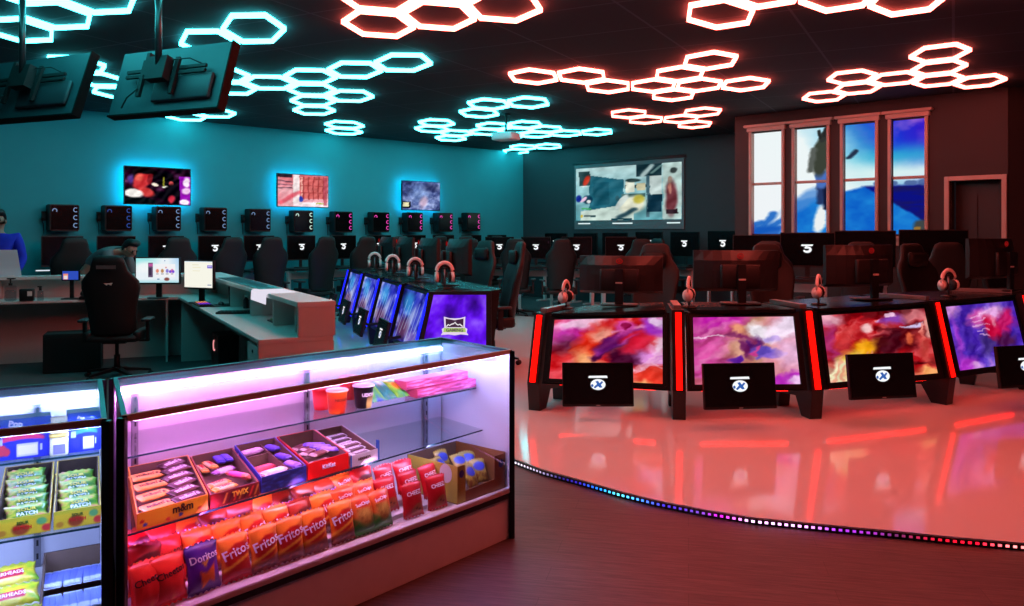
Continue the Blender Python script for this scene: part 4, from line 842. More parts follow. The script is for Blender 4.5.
for i in range(4):
    a = LA+LD*SP*i; b_ = LA+LD*SP*(i+1); base = (a+b_)/2; T = thing('gaming_pod', 'black gaming pod desk with blue art, '+bl[i], 'gaming pod', (base.x, base.y, FZ), 0, 'blue lit gaming pods'); inv = -Vector((base.x, base.y, FZ))
    def shift(m_): m_.v = [tuple(Vector(v)+inv) for v in m_.v]; return m_
    e = LD*.05
    TLq, TRq = b_-e+Vector((0, 0, LZT)), a+e+Vector((0, 0, LZT)); BLq, BRq = b_-e+LN*.16+Vector((0, 0, ZB)), a+e+LN*.16+Vector((0, 0, ZB))
    nrm = (TRq-TLq).cross(BLq-TLq).normalized()
    if nrm.dot(LN) < 0: nrm = -nrm
    mb = MB(); mb.hexa([TLq, TRq, BRq, BLq], [v-nrm*.04 for v in (TLq, TRq, BRq, BLq)]); fr = shift(mb).build('front_panel', PBLK, T)
    def bil(u, v): return (TLq*(1-u)+TRq*u)*(1-v)+(BLq*(1-u)+BRq*u)*v
    picture('art_picture', [bil(u, v)+nrm*.004+inv for u, v in ((.05, .05), (.95, .05), (.95, .93), (.05, .93))], bart(200+7*i), BART, fr, 80, 48)
    mb = MB(); lo = [a+e+Vector((0, 0, LZT)), b_-e+Vector((0, 0, LZT)), b_-e-LN*.75+Vector((0, 0, LZT)), a+e-LN*.75+Vector((0, 0, LZT))]; mb.hexa(lo, [v+Vector((0, 0, .025)) for v in lo]); shift(mb).build('desktop', pbr('pod_desktop', (.06, .055, .06), .25), T)
    for p in ([a] if i < 3 else [a, b_]):
        mb = MB(); pr = [(.03, LZT+.02), (.19, ZB), (.16, FZ), (.02, FZ), (-.06, ZB-.08), (-.42, FZ+.1), (-.46, FZ), (-.6, FZ), (-.7, LZT+.02)]
        mb.hexa([p+LN*r+LD*-.044+Vector((0, 0, z)) for r, z in pr], [p+LN*r+LD*.044+Vector((0, 0, z)) for r, z in pr]); lg = shift(mb).build('leg', PBLK, T)
        mb = MB(); f0, f1 = p+LN*.034+Vector((0, 0, LZT)), p+LN*.194+Vector((0, 0, ZB+.01)); q = LD*.03; o = LN*.012
        mb.hexa([f0-q, f0+q, f1+q, f1-q], [v+o for v in (f0-q, f0+q, f1+q, f1-q)]); shift(mb).build('light_bar', BLUEBAR, lg)
    mb = MB(); u0, u1 = a+LD*.12+Vector((0, 0, ZB-.03)), b_-LD*.12+Vector((0, 0, ZB-.03)); o = LN*.02; mb.hexa([u0, u1, u1-o, u0-o], [v+Vector((0, 0, .015)) for v in (u0, u1, u1-o, u0-o)]); shift(mb).build('under_light', BLUEDIM, T)
    m_ = base-LN*.42; curved((m_.x+LD.x*.1, m_.y+LD.y*.1, LZT+.025), math.atan2(-LN.x, LN.y)+PI, 'curved monitor seen from behind on the blue pod '+bl[i], 'curved monitors on the blue pods', .95)
    h_ = a+LD*.28-LN*.2; headset((h_.x, h_.y, LZT+.025), R(15), 'white headset on a stand on the blue pod '+bl[i], 'on the blue pod '+bl[i], 1.12)
    c_ = base-LN*.86; chair((c_.x+.1*(i % 2), c_.y), math.atan2(-LN.x, LN.y)+R(random.uniform(-25, 25)), 'black gaming chair behind the blue pod '+bl[i], 'chairs of the blue pods', FZ, .98)
    l_ = base+LN*.42-LD*.1
    lw = put(LOW, False, (l_.x, l_.y, .42), Euler((R(-14), 0, math.atan2(LN.x, -LN.y)), 'XYZ'), 'low dark screen before the blue pod '+bl[i], 'low screens before the blue pods'); lw.scale = (.95, 1, .95)
# purple end panel of the blue row
EA, EB = at(485.5, 294.5, LZT), at(433, 296.0, LZT); dd = 8.10
EA, EB = atd(486, dd), atd(433.5, dd)
T = thing('end_panel', 'glowing purple end panel with a shield emblem, closing the blue desk row', 'light panel', ((EA.x+EB.x)/2, dd, FZ)); inv = -Vector(((EA.x+EB.x)/2, dd, FZ))
w_ = (EA.x-EB.x)/2; zt, zb = zat(295, dd)-FZ, .2-FZ
lean = .15
mb = MB(); mb.hexa([(-w_-lean-.03, .02, zb-.05), (w_+.05, .02, zb-.05), (w_+.05, .02, zt+.04), (-w_-.05, .02, zt+.03)], [(-w_-lean-.03, .08, zb-.05), (w_+.05, .08, zb-.05), (w_+.05, .08, zt+.04), (-w_-.05, .08, zt+.03)]); fr = mb.build('frame', PBLK, T, .004)
mb = MB(); mb.box(-w_, -w_+.06, .03, .08, 0, zb); mb.box(w_-.06, w_, .03, .08, 0, zb); mb.build('foot_block', PBLK, T)
def purple(U, V):
    n = fbm(U, V, 5, 301); return ramp(n, [(.2, (.24, .04, .62)), (.5, (.40, .08, .96)), (.8, (.55, .32, 1)), (1, (.7, .5, 1))])*(1-.45*np.exp(-((U-.35)/.12)**2-((V-.32)/.14)**2)[..., None])*(1-.35*np.exp(-((U-.78)/.15)**2-((V-.1)/.1)**2)[..., None])
picture('lit_sheet', [(-w_, .017, zt), (w_, .017, zt), (w_, .017, zb), (-w_-lean, .017, zb)], purple, vemis('purple_sheet', 1.0), T, 60, 60)
cx, cz = atd(454.5, dd).x+inv.x, zat(325.5, dd)-FZ
mb = MB()
for pts, y in (([(-.105, .085), (-.05, .07), (0, .068), (.05, .07), (.105, .085), (.10, -.02), (.125, -.035), (.118, -.07), (.135, -.095), (.06, -.088), (0, -.098), (-.06, -.088), (-.135, -.095), (-.118, -.07), (-.125, -.035), (-.10, -.02)], .0145),):
    mb.hexa([(cx+x, y, cz+z) for x, z in pts], [(cx+x, y-.003, cz+z) for x, z in pts])
em = mb.build('emblem', emis('emblem_rim', (.80, .66, .86), 1.0, False), T)
mb = MB(); pts = [(-.088, .067), (0, .05), (.088, .067), (.085, -.018), (-.085, -.018)]; mb.hexa([(cx+x, .0112, cz+z) for x, z in pts], [(cx+x, .0095, cz+z) for x, z in pts]); mb.build('emblem_field', emis('emblem_dark', (.055, .02, .05), 1.0, False), em)
mb = MB(); zz = [(-.08, -.012), (-.06, .01), (-.05, -.002), (-.03, .012), (-.01, .016), (.005, .03), (.02, .012), (.035, .004), (.05, .012), (.07, -.004), (.08, -.012)]; mb.tube([(cx+x, .0085, cz+z) for x, z in zz], .006, 6); mb.build('emblem_wave', emis('emblem_white', (.85, .8, .85), 1, False), em)
mb = MB(); pts = [(-.105, -.026), (.105, -.026), (.11, -.066), (-.11, -.066)]; mb.hexa([(cx+x, .0112, cz+z) for x, z in pts], [(cx+x, .0095, cz+z) for x, z in pts]); mb.build('emblem_banner', emis('emblem_green', (.42, .60, .14), 1, False), em)
lettering('GAMING', em, emis('emblem_text', (.10, .08, .08), 1, False), cx, cz-.046, .0088, .17, 0, .002)
# ------------------------------------------------------------------ reception counter (two arms meeting at a corner)
E0 = Vector((-1.76, 5.76, 0)); D1 = Vector((-.478, .878, 0)).normalized(); N1 = Vector((D1.y, -D1.x, 0))
K0 = E0+D1*4.36; D2 = Vector((-.925, -.38, 0)).normalized(); N2 = Vector((D2.y, -D2.x, 0))
if N2.y < 0: N2 = -N2
def isect(p, d, q, e):
    den = d.x*e.y-d.y*e.x; t = ((q.x-p.x)*e.y-(q.y-p.y)*e.x)/den; return p+d*t
def P1(s, o): return E0+D1*s+N1*o
def cornerpt(o1, o2): return isect(E0+N1*o1, D1, K0+N2*o2, D2)
def P2(s, o): return K0+N2*o+D2*s
RC = thing('reception_counter', 'pale L-shaped reception counter with a raised ledge behind the snack cases', 'counter', (E0.x, E0.y, 0)); inv = -Vector((E0.x, E0.y, 0))
def rel(m_): m_.v = [tuple(Vector(v)+inv) for v in m_.v]; return m_
def quadp(pts, z0, z1, name, mat=LAM, bev=.004, par=None):
    return rel(MB().prism([(p.x, p.y) for p in pts], z0, z1)).build(name, mat, par or RC, bev)
L2 = 3.3; HW, HT = .75, 1.0
quadp([P1(0, 0), K0, cornerpt(.53, .58), P1(0, .53)], HW-.03, HW, 'worktop', LAMTOP)
quadp([K0, P2(L2, 0), P2(L2, .58), cornerpt(.53, .58)], HW-.03, HW, 'worktop', LAMTOP)
quadp([P1(0, .27), cornerpt(.27, .32), cornerpt(.55, .62), P1(0, .55)], HT-.035, HT, 'ledge_top', LAMTOP)
quadp([cornerpt(.27, .32), P2(L2, .32), P2(L2, .62), cornerpt(.55, .62)], HT-.035, HT, 'ledge_top', LAMTOP)
quadp([P1(.03, .50), cornerpt(.50, .55), cornerpt(.53, .58), P1(.03, .53)], 0, HT-.035, 'front_panel')
quadp([cornerpt(.50, .55), P2(L2, .55), P2(L2, .58), cornerpt(.53, .58)], 0, HT-.035, 'front_panel')
quadp([P1(0, 0), P1(.03, 0), P1(.03, .535), P1(0, .535)], 0, HW-.03, 'end_panel')
quadp([P1(0, .275), P1(.03, .275), P1(.03, .545), P1(0, .545)], HW, HT-.035, 'end_panel')
for s in (.85, 1.75, 2.75): quadp([P1(s, .29), P1(s+.025, .29), P1(s+.025, .5), P1(s, .5)], HW, HT-.035, 'divider')
for s in (.30,): quadp([P1(s, .33), P1(s+.02, .33), P1(s+.02, .5), P1(s, .5)], HW, HT-.035, 'divider')
quadp([K0+N1*.02, K0+N1*.02-D1*.025, K0+N1*.50-D1*.025, K0+N1*.50], 0, HW-.03, 'support_panel')
quadp([P2(.12, .02), P2(.145, .02), P2(.145, .55), P2(.12, .55)], 0, HW-.03, 'support_panel')
quadp([P2(1.85, .02), P2(1.875, .02), P2(1.875, .55), P2(1.85, .55)], HW, HT-.035, 'divider', LAM)
A1 = math.atan2(D1.y, D1.x); A2 = math.atan2(-D2.y, -D2.x)
def place(o, p, z, rz): o.location = (p.x, p.y, z); o.rotation_euler = (0, 0, rz); return o
# drawer pedestal under the near end
T = thing('drawer_pedestal', 'pale drawer pedestal under the near end of the counter', 'drawer unit', (P1(.25, .25).x, P1(.25, .25).y, 0), A1)
MB().box(-.20, .20, -.2, .22, .04, .70).build('body', LAM, T, .004)       # local +Y is the staff side
for z0, z1 in ((.50, .69), (.28, .485), (.06, .265)):
    d_ = MB().box(-.195, .195, .22, .238, z0, z1).build('drawer', LAMTOP, T, .003); MB().cyl((.0, .238, z1-.05), (0, .244, z1-.05), .012).build('lock', BLACK, d_)
# screens on the return arm
def page1(U, V):
    img = np.ones(U.shape+(3,))*np.array([.93, .97, .99]); c = np.hypot(U-.08, V-.0); img = mixc(img, (.55, .90, .90), np.clip(1.2-c*2.2, 0, .8)); img = mixc(img, (.45, .72, .95), np.clip((U-.75)*2.5, 0, 1)*np.clip(1-V*1.1, 0, 1)*.8); img = mixc(img, (.50, .82, .86), np.clip((V-.85)*5, 0, 1)*.8)
    img = blob(img, U, V, .2, .35, .22, .2, 0, (1, 1, 1), .8, .9); img = rect(img, U, V, .28, .40, .18, .78, (.40, .32, .45)); img = rect(img, U, V, .29, .39, .22, .34, (.75, .35, .62)); img = rect(img, U, V, .30, .36, .40, .70, (.25, .2, .3)); img = rect(img, U, V, .44, .92, .24, .78, (.97, .97, .98))
    for k, c in enumerate([(.9, .55, .45), (.75, .55, .35), (.55, .5, .85), (.85, .45, .65)]): img = blob(img, U, V, .50+.115*k, .52, .035, .08, 0, c, 1, .3); img = rect(img, U, V, .47+.115*k, .53+.115*k, .63, .66, (.6, .6, .65))
    for k in range(2): img = blob(img, U, V, .80+.07*k, .55, .03, .06, 0, (.48, .3, .85), 1, .3)
    img = rect(img, U, V, .66, .68, .08, .13, (.3, .5, .75)); img = rect(img, U, V, .50, .55, .84, .88, (.2, .5, .7)); img = blob(img, U, V, .72, .86, .06, .07, 0, (.55, .3, .28), 1, .4); img = blob(img, U, V, .70, .38, .02, .03, 0, (.85, .5, .5))
    return img
def page2(U, V):
    img = np.ones(U.shape+(3,))*np.array([.99, .985, .93]); img = rect(img, U, V, .82, .99, .14, .26, (.50, .42, .85)); img = rect(img, U, V, .84, .97, .18, .20, (.9, .9, 1)); img = rect(img, U, V, .28, .52, .12, .14, (.9, .87, .7)); img = rect(img, U, V, .30, .58, .22, .25, (.93, .90, .72)); img = rect(img, U, V, .30, .56, .36, .38, (.93, .90, .75)); img = rect(img, U, V, .83, .96, .88, .92, (.55, .6, .75)); img = rect(img, U, V, 0, 1, .0, .03, (.85, .9, .95)); return img
def office_monitor(p, rz, w, h, zc, page, label):
    T = thing('office_monitor', label, 'monitor', (p.x, p.y, HW+.001), rz, None); zc -= HW
    MB().box(-w/2-.012, w/2+.012, 0, .035, zc-h/2-.018, zc+h/2+.012).build('case', BLACK, T, .004)
    picture('screen', upright(w, h, -.003, 0, zc), page, vemis('office_screen', .95), T, 90, 52)
    MB().box(-.03, .03, .035, .06, .01, zc).build('stand_neck', BLACK, T)
    MB().rbox(-.11, .11, -.06, .08, 0, .014, .05).build('stand_foot', BLACK, T)
p = atd(157.5, 9.35); office_monitor(p, R(2), .475, .275, zat(270.5, 9.35), page1, 'office monitor with a colourful web page, beside the black gaming chair at reception')
p = atd(198.5, 8.72); office_monitor(p, R(-24), .385, .275, zat(274.5, 8.72), page2, 'office monitor with a nearly blank cream page on the counter corner')
# things on the counter
def on1(px, py): return at(px, py, HW)
p = on1(242, 313.5); keyboard((p.x, p.y, HW+.0015), R(4), 'plain black keyboard in the middle of the counter worktop', 'keyboards on the counter')
p = on1(203, 305.5); k1 = keyboard((p.x, p.y, HW+.0015), A1+PI/2*0, 'keyboard with violet and orange glowing keys near the cream page monitor', 'keyboards on the counter')
k1.name = 'keyboard'
gl = picture('glow_strip', [(-.20, -.055, .0262), (.2, -.055, .0262), (.2, .055, .0262), (-.2, .055, .0262)], lambda U, V: ramp(U+.25*(fbm(U, V, 5, 5)-.5), [(0, (.25, .12, .75)), (.4, (.62, .3, .9)), (.65, (.95, .45, .35)), (1, (.9, .7, .4))])*(.55+.6*((U*12 % 1 > .2) & (V*4 % 1 > .25)))[..., None], VEN, k1, 48, 16)
p = on1(221, 305.5); T = thing('mouse_pad', 'black mouse pad on the counter beside the glowing keyboard', 'mouse pad', (p.x, p.y, HW+.001), A1); MB().rbox(-.17, .17, -.13, .13, 0, .005, .03).build('pad', BLACKM, T)
T = thing('computer_mouse', 'small black computer mouse on the black mouse pad', 'mouse', (p.x, p.y, HW+.005), A1); mb = MB(); mb.sphere((0, 0, .004), (.055, .032, .032)); mb.v = [(x, y, max(z, 0)) for x, y, z in mb.v]; mb.build('shell', BLACK, T); MB().cyl((.02, -.004, .036), (.02, .004, .036), .008, n=10).build('scroll_wheel', GREYM, T)
p = on1(232.5, 304.5); T = thing('cup', 'tall black cup on the worktop near the reception corner', 'cup', (p.x, p.y, HW+.001)); MB().lathe([(.03, 0), (.034, .01), (.042, .17), (.042, .175), (.036, .175), (.03, .02)], 18).build('body', BLACK, T); MB().lathe([(.044, .172), (.044, .186), (.02, .19), (.001, .19)], 18).build('lid', pbr('cup_lid', (.13, .13, .14), .4), T)
for px, py, h, col, nm in ((246, 308.5, .13, (.25, .20, .22), 'dark'), (252, 308, .12, (.62, .35, .45), 'pink')):
    p = on1(px, py); T = thing('bottle', 'small %s bottle on the worktop against the raised ledge' % nm, 'bottle', (p.x, p.y, HW+.001)); MB().lathe([(.025, 0), (.028, .005), (.028, h*.65), (.012, h*.8), (.012, h*.88)], 16).build('body', pbr('bottle_'+nm, col, .3), T); MB().lathe([(.015, h*.86), (.015, h), (.001, h)], 14).build('cap', WPLAST, T)
p = on1(276, 322); T = thing('marker_tray', 'small black tray with green and dark odds on the counter worktop', 'tray', (p.x, p.y, HW+.001), A1); MB().box(-.11, .11, -.05, .05, 0, .012).build('tray', BLACK, T, .003); mb = MB(); mb.tube([(-.08, .02, .02), (.04, .03, .02)], .009, 8); mb.build('green_marker', pbr('marker_green', (.25, .55, .2), .4), T); mb = MB(); mb.rbox(-.02, .1, -.045, -.01, .012, .05, .012); mb.build('stapler', BLACK, T)
p = P1(.22, .40); T = thing('storage_box', 'small reddish box on the worktop under the near end of the ledge', 'box', (p.x, p.y, HW+.001), A1); MB().box(-.06, .06, -.05, .05, 0, .07).build('box', pbr('dark_red_card', (.42, .20, .18), .6), T, .003); MB().box(-.063, .063, -.053, .053, .06, .085).build('lid', pbr('pink_card', (.72, .55, .52), .6), T, .003)
p = P1(.14, .42); T = thing('binder', 'black upright binder under the near end of the ledge', 'binder', (p.x, p.y, HW+.001), A1); MB().box(-.025, .025, -.07, .07, 0, .2).build('cover', BLACK, T, .003); MB().box(-.02, .02, -.066, .072, .006, .194).build('page_block', WPLAST, T)
# ledge: dark flat layer and glowing sheet
T = thing('ledge_layer', 'dark flat layer on the raised ledge towards the reception corner', 'mat', (P1(2.6, .41).x, P1(2.6, .41).y, HT), A1); MB().rbox(-1.15, .95, -.11, .11, 0, .006, .02).build('mat', pbr('ledge_layer_dark', (.12, .14, .15), .3), T)  # thin dark layer over part of the ledge top
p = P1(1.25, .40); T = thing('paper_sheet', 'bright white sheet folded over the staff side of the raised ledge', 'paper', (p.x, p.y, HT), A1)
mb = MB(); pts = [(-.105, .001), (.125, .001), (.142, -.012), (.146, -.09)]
rs = [[(-.30, y, z+.0015) for y, z in pts], [(.30, y, z+.0015) for y, z in pts]]; rs = [[(x, y, z) for x, y, z in r] for r in rs]; mb.rings(rs, 0, False, False, closed=False); o = mb.build('sheet', emis('sheet_glow', (.78, .74, .86), 1.0), T)  # sheet brightness comes from its own emission, no lamp behind it
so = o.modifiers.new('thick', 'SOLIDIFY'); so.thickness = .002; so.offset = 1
# left part: acrylic panel, sanitiser, terminals
p = P2(2.05, .45)
T = thing('acrylic_guard', 'frosted white acrylic guard standing on the ledge at the photo edge', 'guard', (p.x, p.y, HT), A2); ACR = pbr('acrylic_white', (.78, .82, .86), .35)
MB().hexa([(-.40, -.004, .0), (.40, -.004, .0), (.355, -.004, .30), (-.40, -.004, .30)], [(-.40, .004, .0), (.40, .004, .0), (.355, .004, .30), (-.40, .004, .30)]).build('panel', ACR, T)
MB().box(.02, .028, -.007, -.004, .01, .295).build('seam', pbr('seam', (.55, .6, .63), .4), T)
for x in (-.3, .3): MB().box(x-.03, x+.03, -.05, .05, 0, .012).build('foot', WPLAST, T, .002)
p = at(44, 271, HT); T = thing('paper_card', 'small bright white card lying beside the acrylic guard', 'card', (p.x, p.y, HT), A2); MB().box(-.09, .06, -.03, .05, 0, .012).build('card', emis('card_glow', (.75, .85, .9), 1.0, False), T)  # card surface is plain white emission
p = at(10.5, 301, HW+.001); T = thing('sanitizer_bottle', 'clear pump bottle of hand sanitizer on the reception worktop', 'bottle', (p.x, p.y, HW+.001)); CLEAR = glass('clear_plastic', (.75, .82, .84), 1.5)
MB().rbox(-.06, .06, -.04, .04, 0, .17, .03).build('body', CLEAR, T); MB().rbox(-.052, .052, -.034, .034, .004, .12, .026).build('gel', glass('gel', (.8, .88, .9), 1.33), T)
mb = MB(); mb.cyl((0, 0, .17), (0, 0, .195), .02); mb.cyl((0, 0, .195), (0, 0, .235), .008); mb.box(-.035, .05, -.012, .012, .235, .25); mb.build('pump', BLACK, T)
p = at(27, 300.8, HW+.001); T = thing('card_terminal', 'boxy black card terminal beside the sanitizer bottle', 'card terminal', (p.x, p.y, HW+.001), A2); MB().rbox(-.07, .07, -.05, .05, 0, .13, .015).build('body', BLACK, T); MB().box(.01, .055, -.053, -.05, .055, .105).build('receipt', pbr('receipt', (.85, .83, .80), .7), T)
p = at(40.5, 300.5, HW+.001); T = thing('lotion_bottle', 'slim clear bottle with a black pump beside the card terminal', 'bottle', (p.x, p.y, HW+.001)); MB().lathe([(.03, 0), (.032, .01), (.03, .10), (.015, .115)], 16).build('body', CLEAR, T); mb = MB(); mb.cyl((0, 0, .112), (0, 0, .15), .014); mb.box(-.03, .014, -.008, .008, .145, .158); mb.build('pump', BLACK, T)
p = at(70.5, 299.2, HW+.002); T = thing('payment_tablet', 'small payment tablet with a blue screen on a black stand', 'tablet', (p.x, p.y, HW+.002), R(4)); zc = zat(276, p.y)-HW
MB().box(-.10, .10, 0, .025, zc-.055, zc+.06).build('case', BLACK, T, .006)
picture('screen', upright(.17, .095, -.003, 0, zc+.005), lambda U, V: rect(rect(np.ones(U.shape+(3,))*np.array([.18, .30, .72]), U, V, .06, .36, .3, .95, (.92, .55, .45)), U, V, .1, .32, .55, .9, (.9, .85, .85)), VEN, T, 30, 18)
mb = MB(); mb.box(-.02, .02, .025, .045, .01, zc); mb.rbox(-.09, .09, -.06, .09, 0, .012, .03); mb.build('stand', BLACK, T)
p = at(89, 299, HW+.001); T = thing('desk_phone', 'black desk phone partly behind the gaming chair at reception', 'phone', (p.x, p.y, HW+.001), R(10)); MB().hexa([(-.08, -.08, 0), (.08, -.08, 0), (.08, .08, 0), (-.08, .08, 0)], [(-.08, -.08, .03), (.08, -.08, .03), (.08, .08, .07), (-.08, .08, .07)]).build('body', BLACK, T, .004); mb = MB(); mb.tube([(-.05, -.08, .06), (-.05, -.06, .075), (-.05, .06, .105), (-.05, .08, .1)], .02, 8); mb.build('handset', BLACK, T)
# under the counter
p = atd(71, 8.95); T = thing('equipment_box', 'black equipment box on the floor under the reception worktop', 'box', (p.x, p.y, 0), A2); MB().box(-.25, .30, -.15, .2, .01, .42).build('body', BLACKM, T, .006); MB().box(-.22, .27, -.153, -.15, .05, .38).build('front_door', BLACK, T, .003)
p = P1(3.0, .28); T = thing('computer_tower', 'black computer tower with one pink glowing fan under the reception worktop', 'computer tower', (p.x, p.y, .0), A1+PI); MB().box(-.22, .22, -.10, .10, .02, .46).build('case', BLACK, T, .008); MB().torus((-.02, -.102, .34), .05, .008, 'Y', 20, 6, a0=PI*.6, a1=PI*1.7).build('fan_ring', emis('led_pink', (1, .35, .35), 1.0, False), T); MB().box(-.2, .2, -.1, .1, 0, .02).build('foot', BLACK, T)
# gaming chair at reception
p = atd(117, 8.55); GC = chair(p, R(12), 'black gaming chair with a grey emblem standing at the reception desk', None, 0, .93); GC.scale = (1.0, 1.0, .915)
mb = MB(); mb.box(-.10, .08, -.385, -.383, 1.24, 1.28); mb.build('headrest_badge', pbr('badge_grey', (.30, .28, .28), .5), GC)
mb = MB(); mb.add([(-.04, -.352, 1.085), (-.01, -.352, 1.06), (.0, -.352, 1.075), (.03, -.352, 1.06), (.045, -.352, 1.09), (.0, -.352, 1.085)], [(0, 1, 2, 3, 4, 5)]); mb.build('emblem', pbr('badge_silver', (.75, .72, .7), .3), GC)
# ------------------------------------------------------------------ people
def skin_mesh(name, pts, edges, radii, mat, root=0, levels=2, parent=None, loc=(0, 0, 0), rot=(0, 0, 0)):
    me = bpy.data.meshes.new(name); me.from_pydata([tuple(p) for p in pts], edges, []); o = bpy.data.objects.new(name, me); COL.objects.link(o)
    o.modifiers.new('skin', 'SKIN'); sv = me.skin_vertices[0].data
    for k, r in enumerate(radii): sv[k].radius = r if isinstance(r, tuple) else (r, r); sv[k].use_root = (k == root)
    s = o.modifiers.new('sub', 'SUBSURF'); s.levels = levels; s.render_levels = levels
    m2 = bpy.data.meshes.new_from_object(o.evaluated_get(bpy.context.evaluated_depsgraph_get())); bpy.data.objects.remove(o)
    m2.materials.clear(); m2.materials.append(mat); m2.polygons.foreach_set('use_smooth', [True]*len(m2.polygons)); m2.name = name
    return link(name, m2, parent, loc, rot)
SKIN = pbr('skin', (.62, .45, .38), .5); HAIR = pbr('black_hair', (.05, .045, .045), .5, bump=.4, scale=90)
def person(label, J, shirt, trousers, loc, rz, hd, hu):
    """J: joints in local metres facing +X; hd = head direction (chin to face forward), hu = head up"""
    hd = Vector(hd).normalized(); hu = (Vector(hu)-hd*Vector(hu).dot(hd)).normalized(); hs = hu.cross(hd)
    V_ = lambda k: Vector(J[k])
    neck, head = V_('neck'), V_('head')
    pts = [V_('pelvis'), V_('waist'), V_('chest'), neck, head-hu*.06+hd*.0, head+hu*.03, head+hu*.09]; rad = [(.15, .12), (.135, .105), (.165, .115), .055, (.072, .07), (.085, .078), (.06, .055)]
    edges = [(0, 1), (1, 2), (2, 3), (3, 4), (4, 5), (5, 6)]
    def chain(root, ps, rs):
        last = root
        for p_, r_ in zip(ps, rs): pts.append(Vector(p_)); rad.append(r_); edges.append((last, len(pts)-1)); last = len(pts)-1
        return last
    chain(4, [head-hu*.075+hd*.065], [.035])                       # chin
    nose = chain(5, [head-hu*.01+hd*.085, head-hu*.025+hd*.108], [.022, .012])
    arms = {}
    for s in ('l', 'r'):
        sh, el, wr = V_('sh_'+s), V_('el_'+s), V_('wr_'+s); arms[s] = (sh, el, wr)
        h = (wr-el).normalized(); w_ = chain(2, [sh, sh.lerp(el, .5), el, el.lerp(wr, .5), wr, wr+h*.05, wr+h*.085], [.058, .05, .042, .038, .028, (.036, .02), (.040, .018)])
        sd = h.cross(Vector((0, 0, 1))); sd = sd.normalized() if sd.length > .1 else Vector((0, 1, 0)); dn = sd.cross(h).normalized()
        for k, ln in enumerate((.075, .085, .08, .062)):
            b0 = wr+h*.085+sd*(.027-.018*k); chain(w_, [b0+h*.02, b0+h*ln*.6-dn*.012, b0+h*ln-dn*.03], [.0095, .0085, .0075])
        b0 = wr+h*.03; chain(w_-1, [b0+sd*.035+h*.02, b0+sd*.055+h*.05-dn*.01], [.0105, .009])
        hip, kn, an = V_('hip_'+s), V_('kn_'+s), V_('an_'+s); f = Vector((1, 0, 0)); chain(0, [hip, hip.lerp(kn, .5), kn, kn.lerp(an, .35), an, an+f*.08-Vector((0, 0, .05)), an+f*.17-Vector((0, 0, .06))], [.092, .078, .056, .055, .038, .042, .032])
    body = skin_mesh('person', pts, edges, rad, SKIN, 0, 2, None, loc, (0, 0, rz)); tag(body, label, 'person')
    # clothing as looser skins over the same joints
    p2 = [V_('pelvis'), V_('waist'), V_('chest'), V_('chest').lerp(neck, .55)]; r2 = [(.168, .135), (.155, .125), (.19, .14), (.135, .10)]; e2 = [(0, 1), (1, 2), (2, 3)]
    for s in ('l', 'r'):
        sh, el, wr = arms[s]; i = len(p2); p2 += [sh, sh.lerp(el, .5), el, el.lerp(wr, .8)]; r2 += [.075, .066, .056, .044]; e2 += [(2, i), (i, i+1), (i+1, i+2), (i+2, i+3)]
    skin_mesh('shirt', p2, e2, r2, shirt, 0, 2, body)
    p2 = [V_('pelvis')+Vector((0, 0, .03)), V_('pelvis')-Vector((0, 0, .04))]; r2 = [(.165, .13), (.16, .13)]; e2 = [(0, 1)]
    for s in ('l', 'r'):
        hip, kn, an = V_('hip_'+s), V_('kn_'+s), V_('an_'+s); i = len(p2); p2 += [hip, kn, an+Vector((0, 0, .03))]; r2 += [.105, .075, .062]; e2 += [(1, i), (i, i+1), (i+1, i+2)]
    skin_mesh('trousers', p2, e2, r2, trousers, 0, 2, body)
    Mh = Matrix((hd, hs, hu)).transposed().to_4x4(); Mh.translation = head
    mb = MB(); k, n = 9, 16; rs = []
    for j in range(k+1):
        a = PI/2*(1-j/k*1.35); rs.append([(-.012+.108*math.cos(a)*math.cos(2*PI*i/n)*(1 if math.cos(2*PI*i/n) < .3 else .93), .092*math.cos(a)*math.sin(2*PI*i/n), .02+.122*math.sin(a)+.125*(j/k)*max(0, min(1, (math.cos(2*PI*i/n)+.15)/.6))) for i in range(n)])
    mb.rings(rs, 0, True, True, Mh); mb.build('hair', HAIR, body)
    for s in (-1, 1):
        MB().sphere((.0, s*.083, -.01), (.018, .01, .03), 10, 6, 0, Mh).build('ear', SKIN, body)
        MB().sphere((.078, s*.032, .012), .012, 10, 6, 0, Mh).build('eye', pbr('eye_dark', (.05, .04, .04), .2), body)
        MB().box(.084, .094, s*.032-.018, s*.032+.018, .03, .037, 0, Mh).build('eyebrow', HAIR, body)
    MB().rbox(.086, .098, -.022, .022, -.058, -.048, .005, 0, Mh).build('mouth', pbr('lips', (.55, .30, .28), .5), body)
    return body
GREYS = pbr('grey_shirt', (.38, .41, .42), .85, bump=.3, scale=25); BLUES = pbr('blue_shirt', (.05, .12, .72), .8, bump=.3, scale=25); DARKT = pbr('dark_trousers', (.10, .10, .12), .85)
d = 10.75; hx = atd(130, d).x; hz = zat(249.5, d)
jj = dict(pelvis=(-.62, 0, hz-.26), waist=(-.45, 0, hz-.13), chest=(-.24, 0, hz-.05), neck=(-.10, 0, hz+.00), head=(.0, 0, hz), sh_l=(-.20, .17, hz-.05), sh_r=(-.20, -.17, hz-.05), el_l=(-.12, .22, hz-.32), el_r=(-.12, -.22, hz-.32), wr_l=(.08, .17, hz-.40), wr_r=(.08, -.2, hz-.40), hip_l=(-.64, .10, hz-.34), hip_r=(-.64, -.10, hz-.34), kn_l=(-.58, .12, .52), kn_r=(-.60, -.12, .52), an_l=(-.66, .12, .09), an_r=(-.68, -.12, .09))
person('person in a grey shirt with dark hair, bending forward over a desk behind reception', jj, GREYS, DARKT, (hx, d, 0), R(-14), (.85, -.1, -.5), (.45, 0, .85))
d = 10.3; hx = atd(-1.5, d).x; hz = zat(221, d)
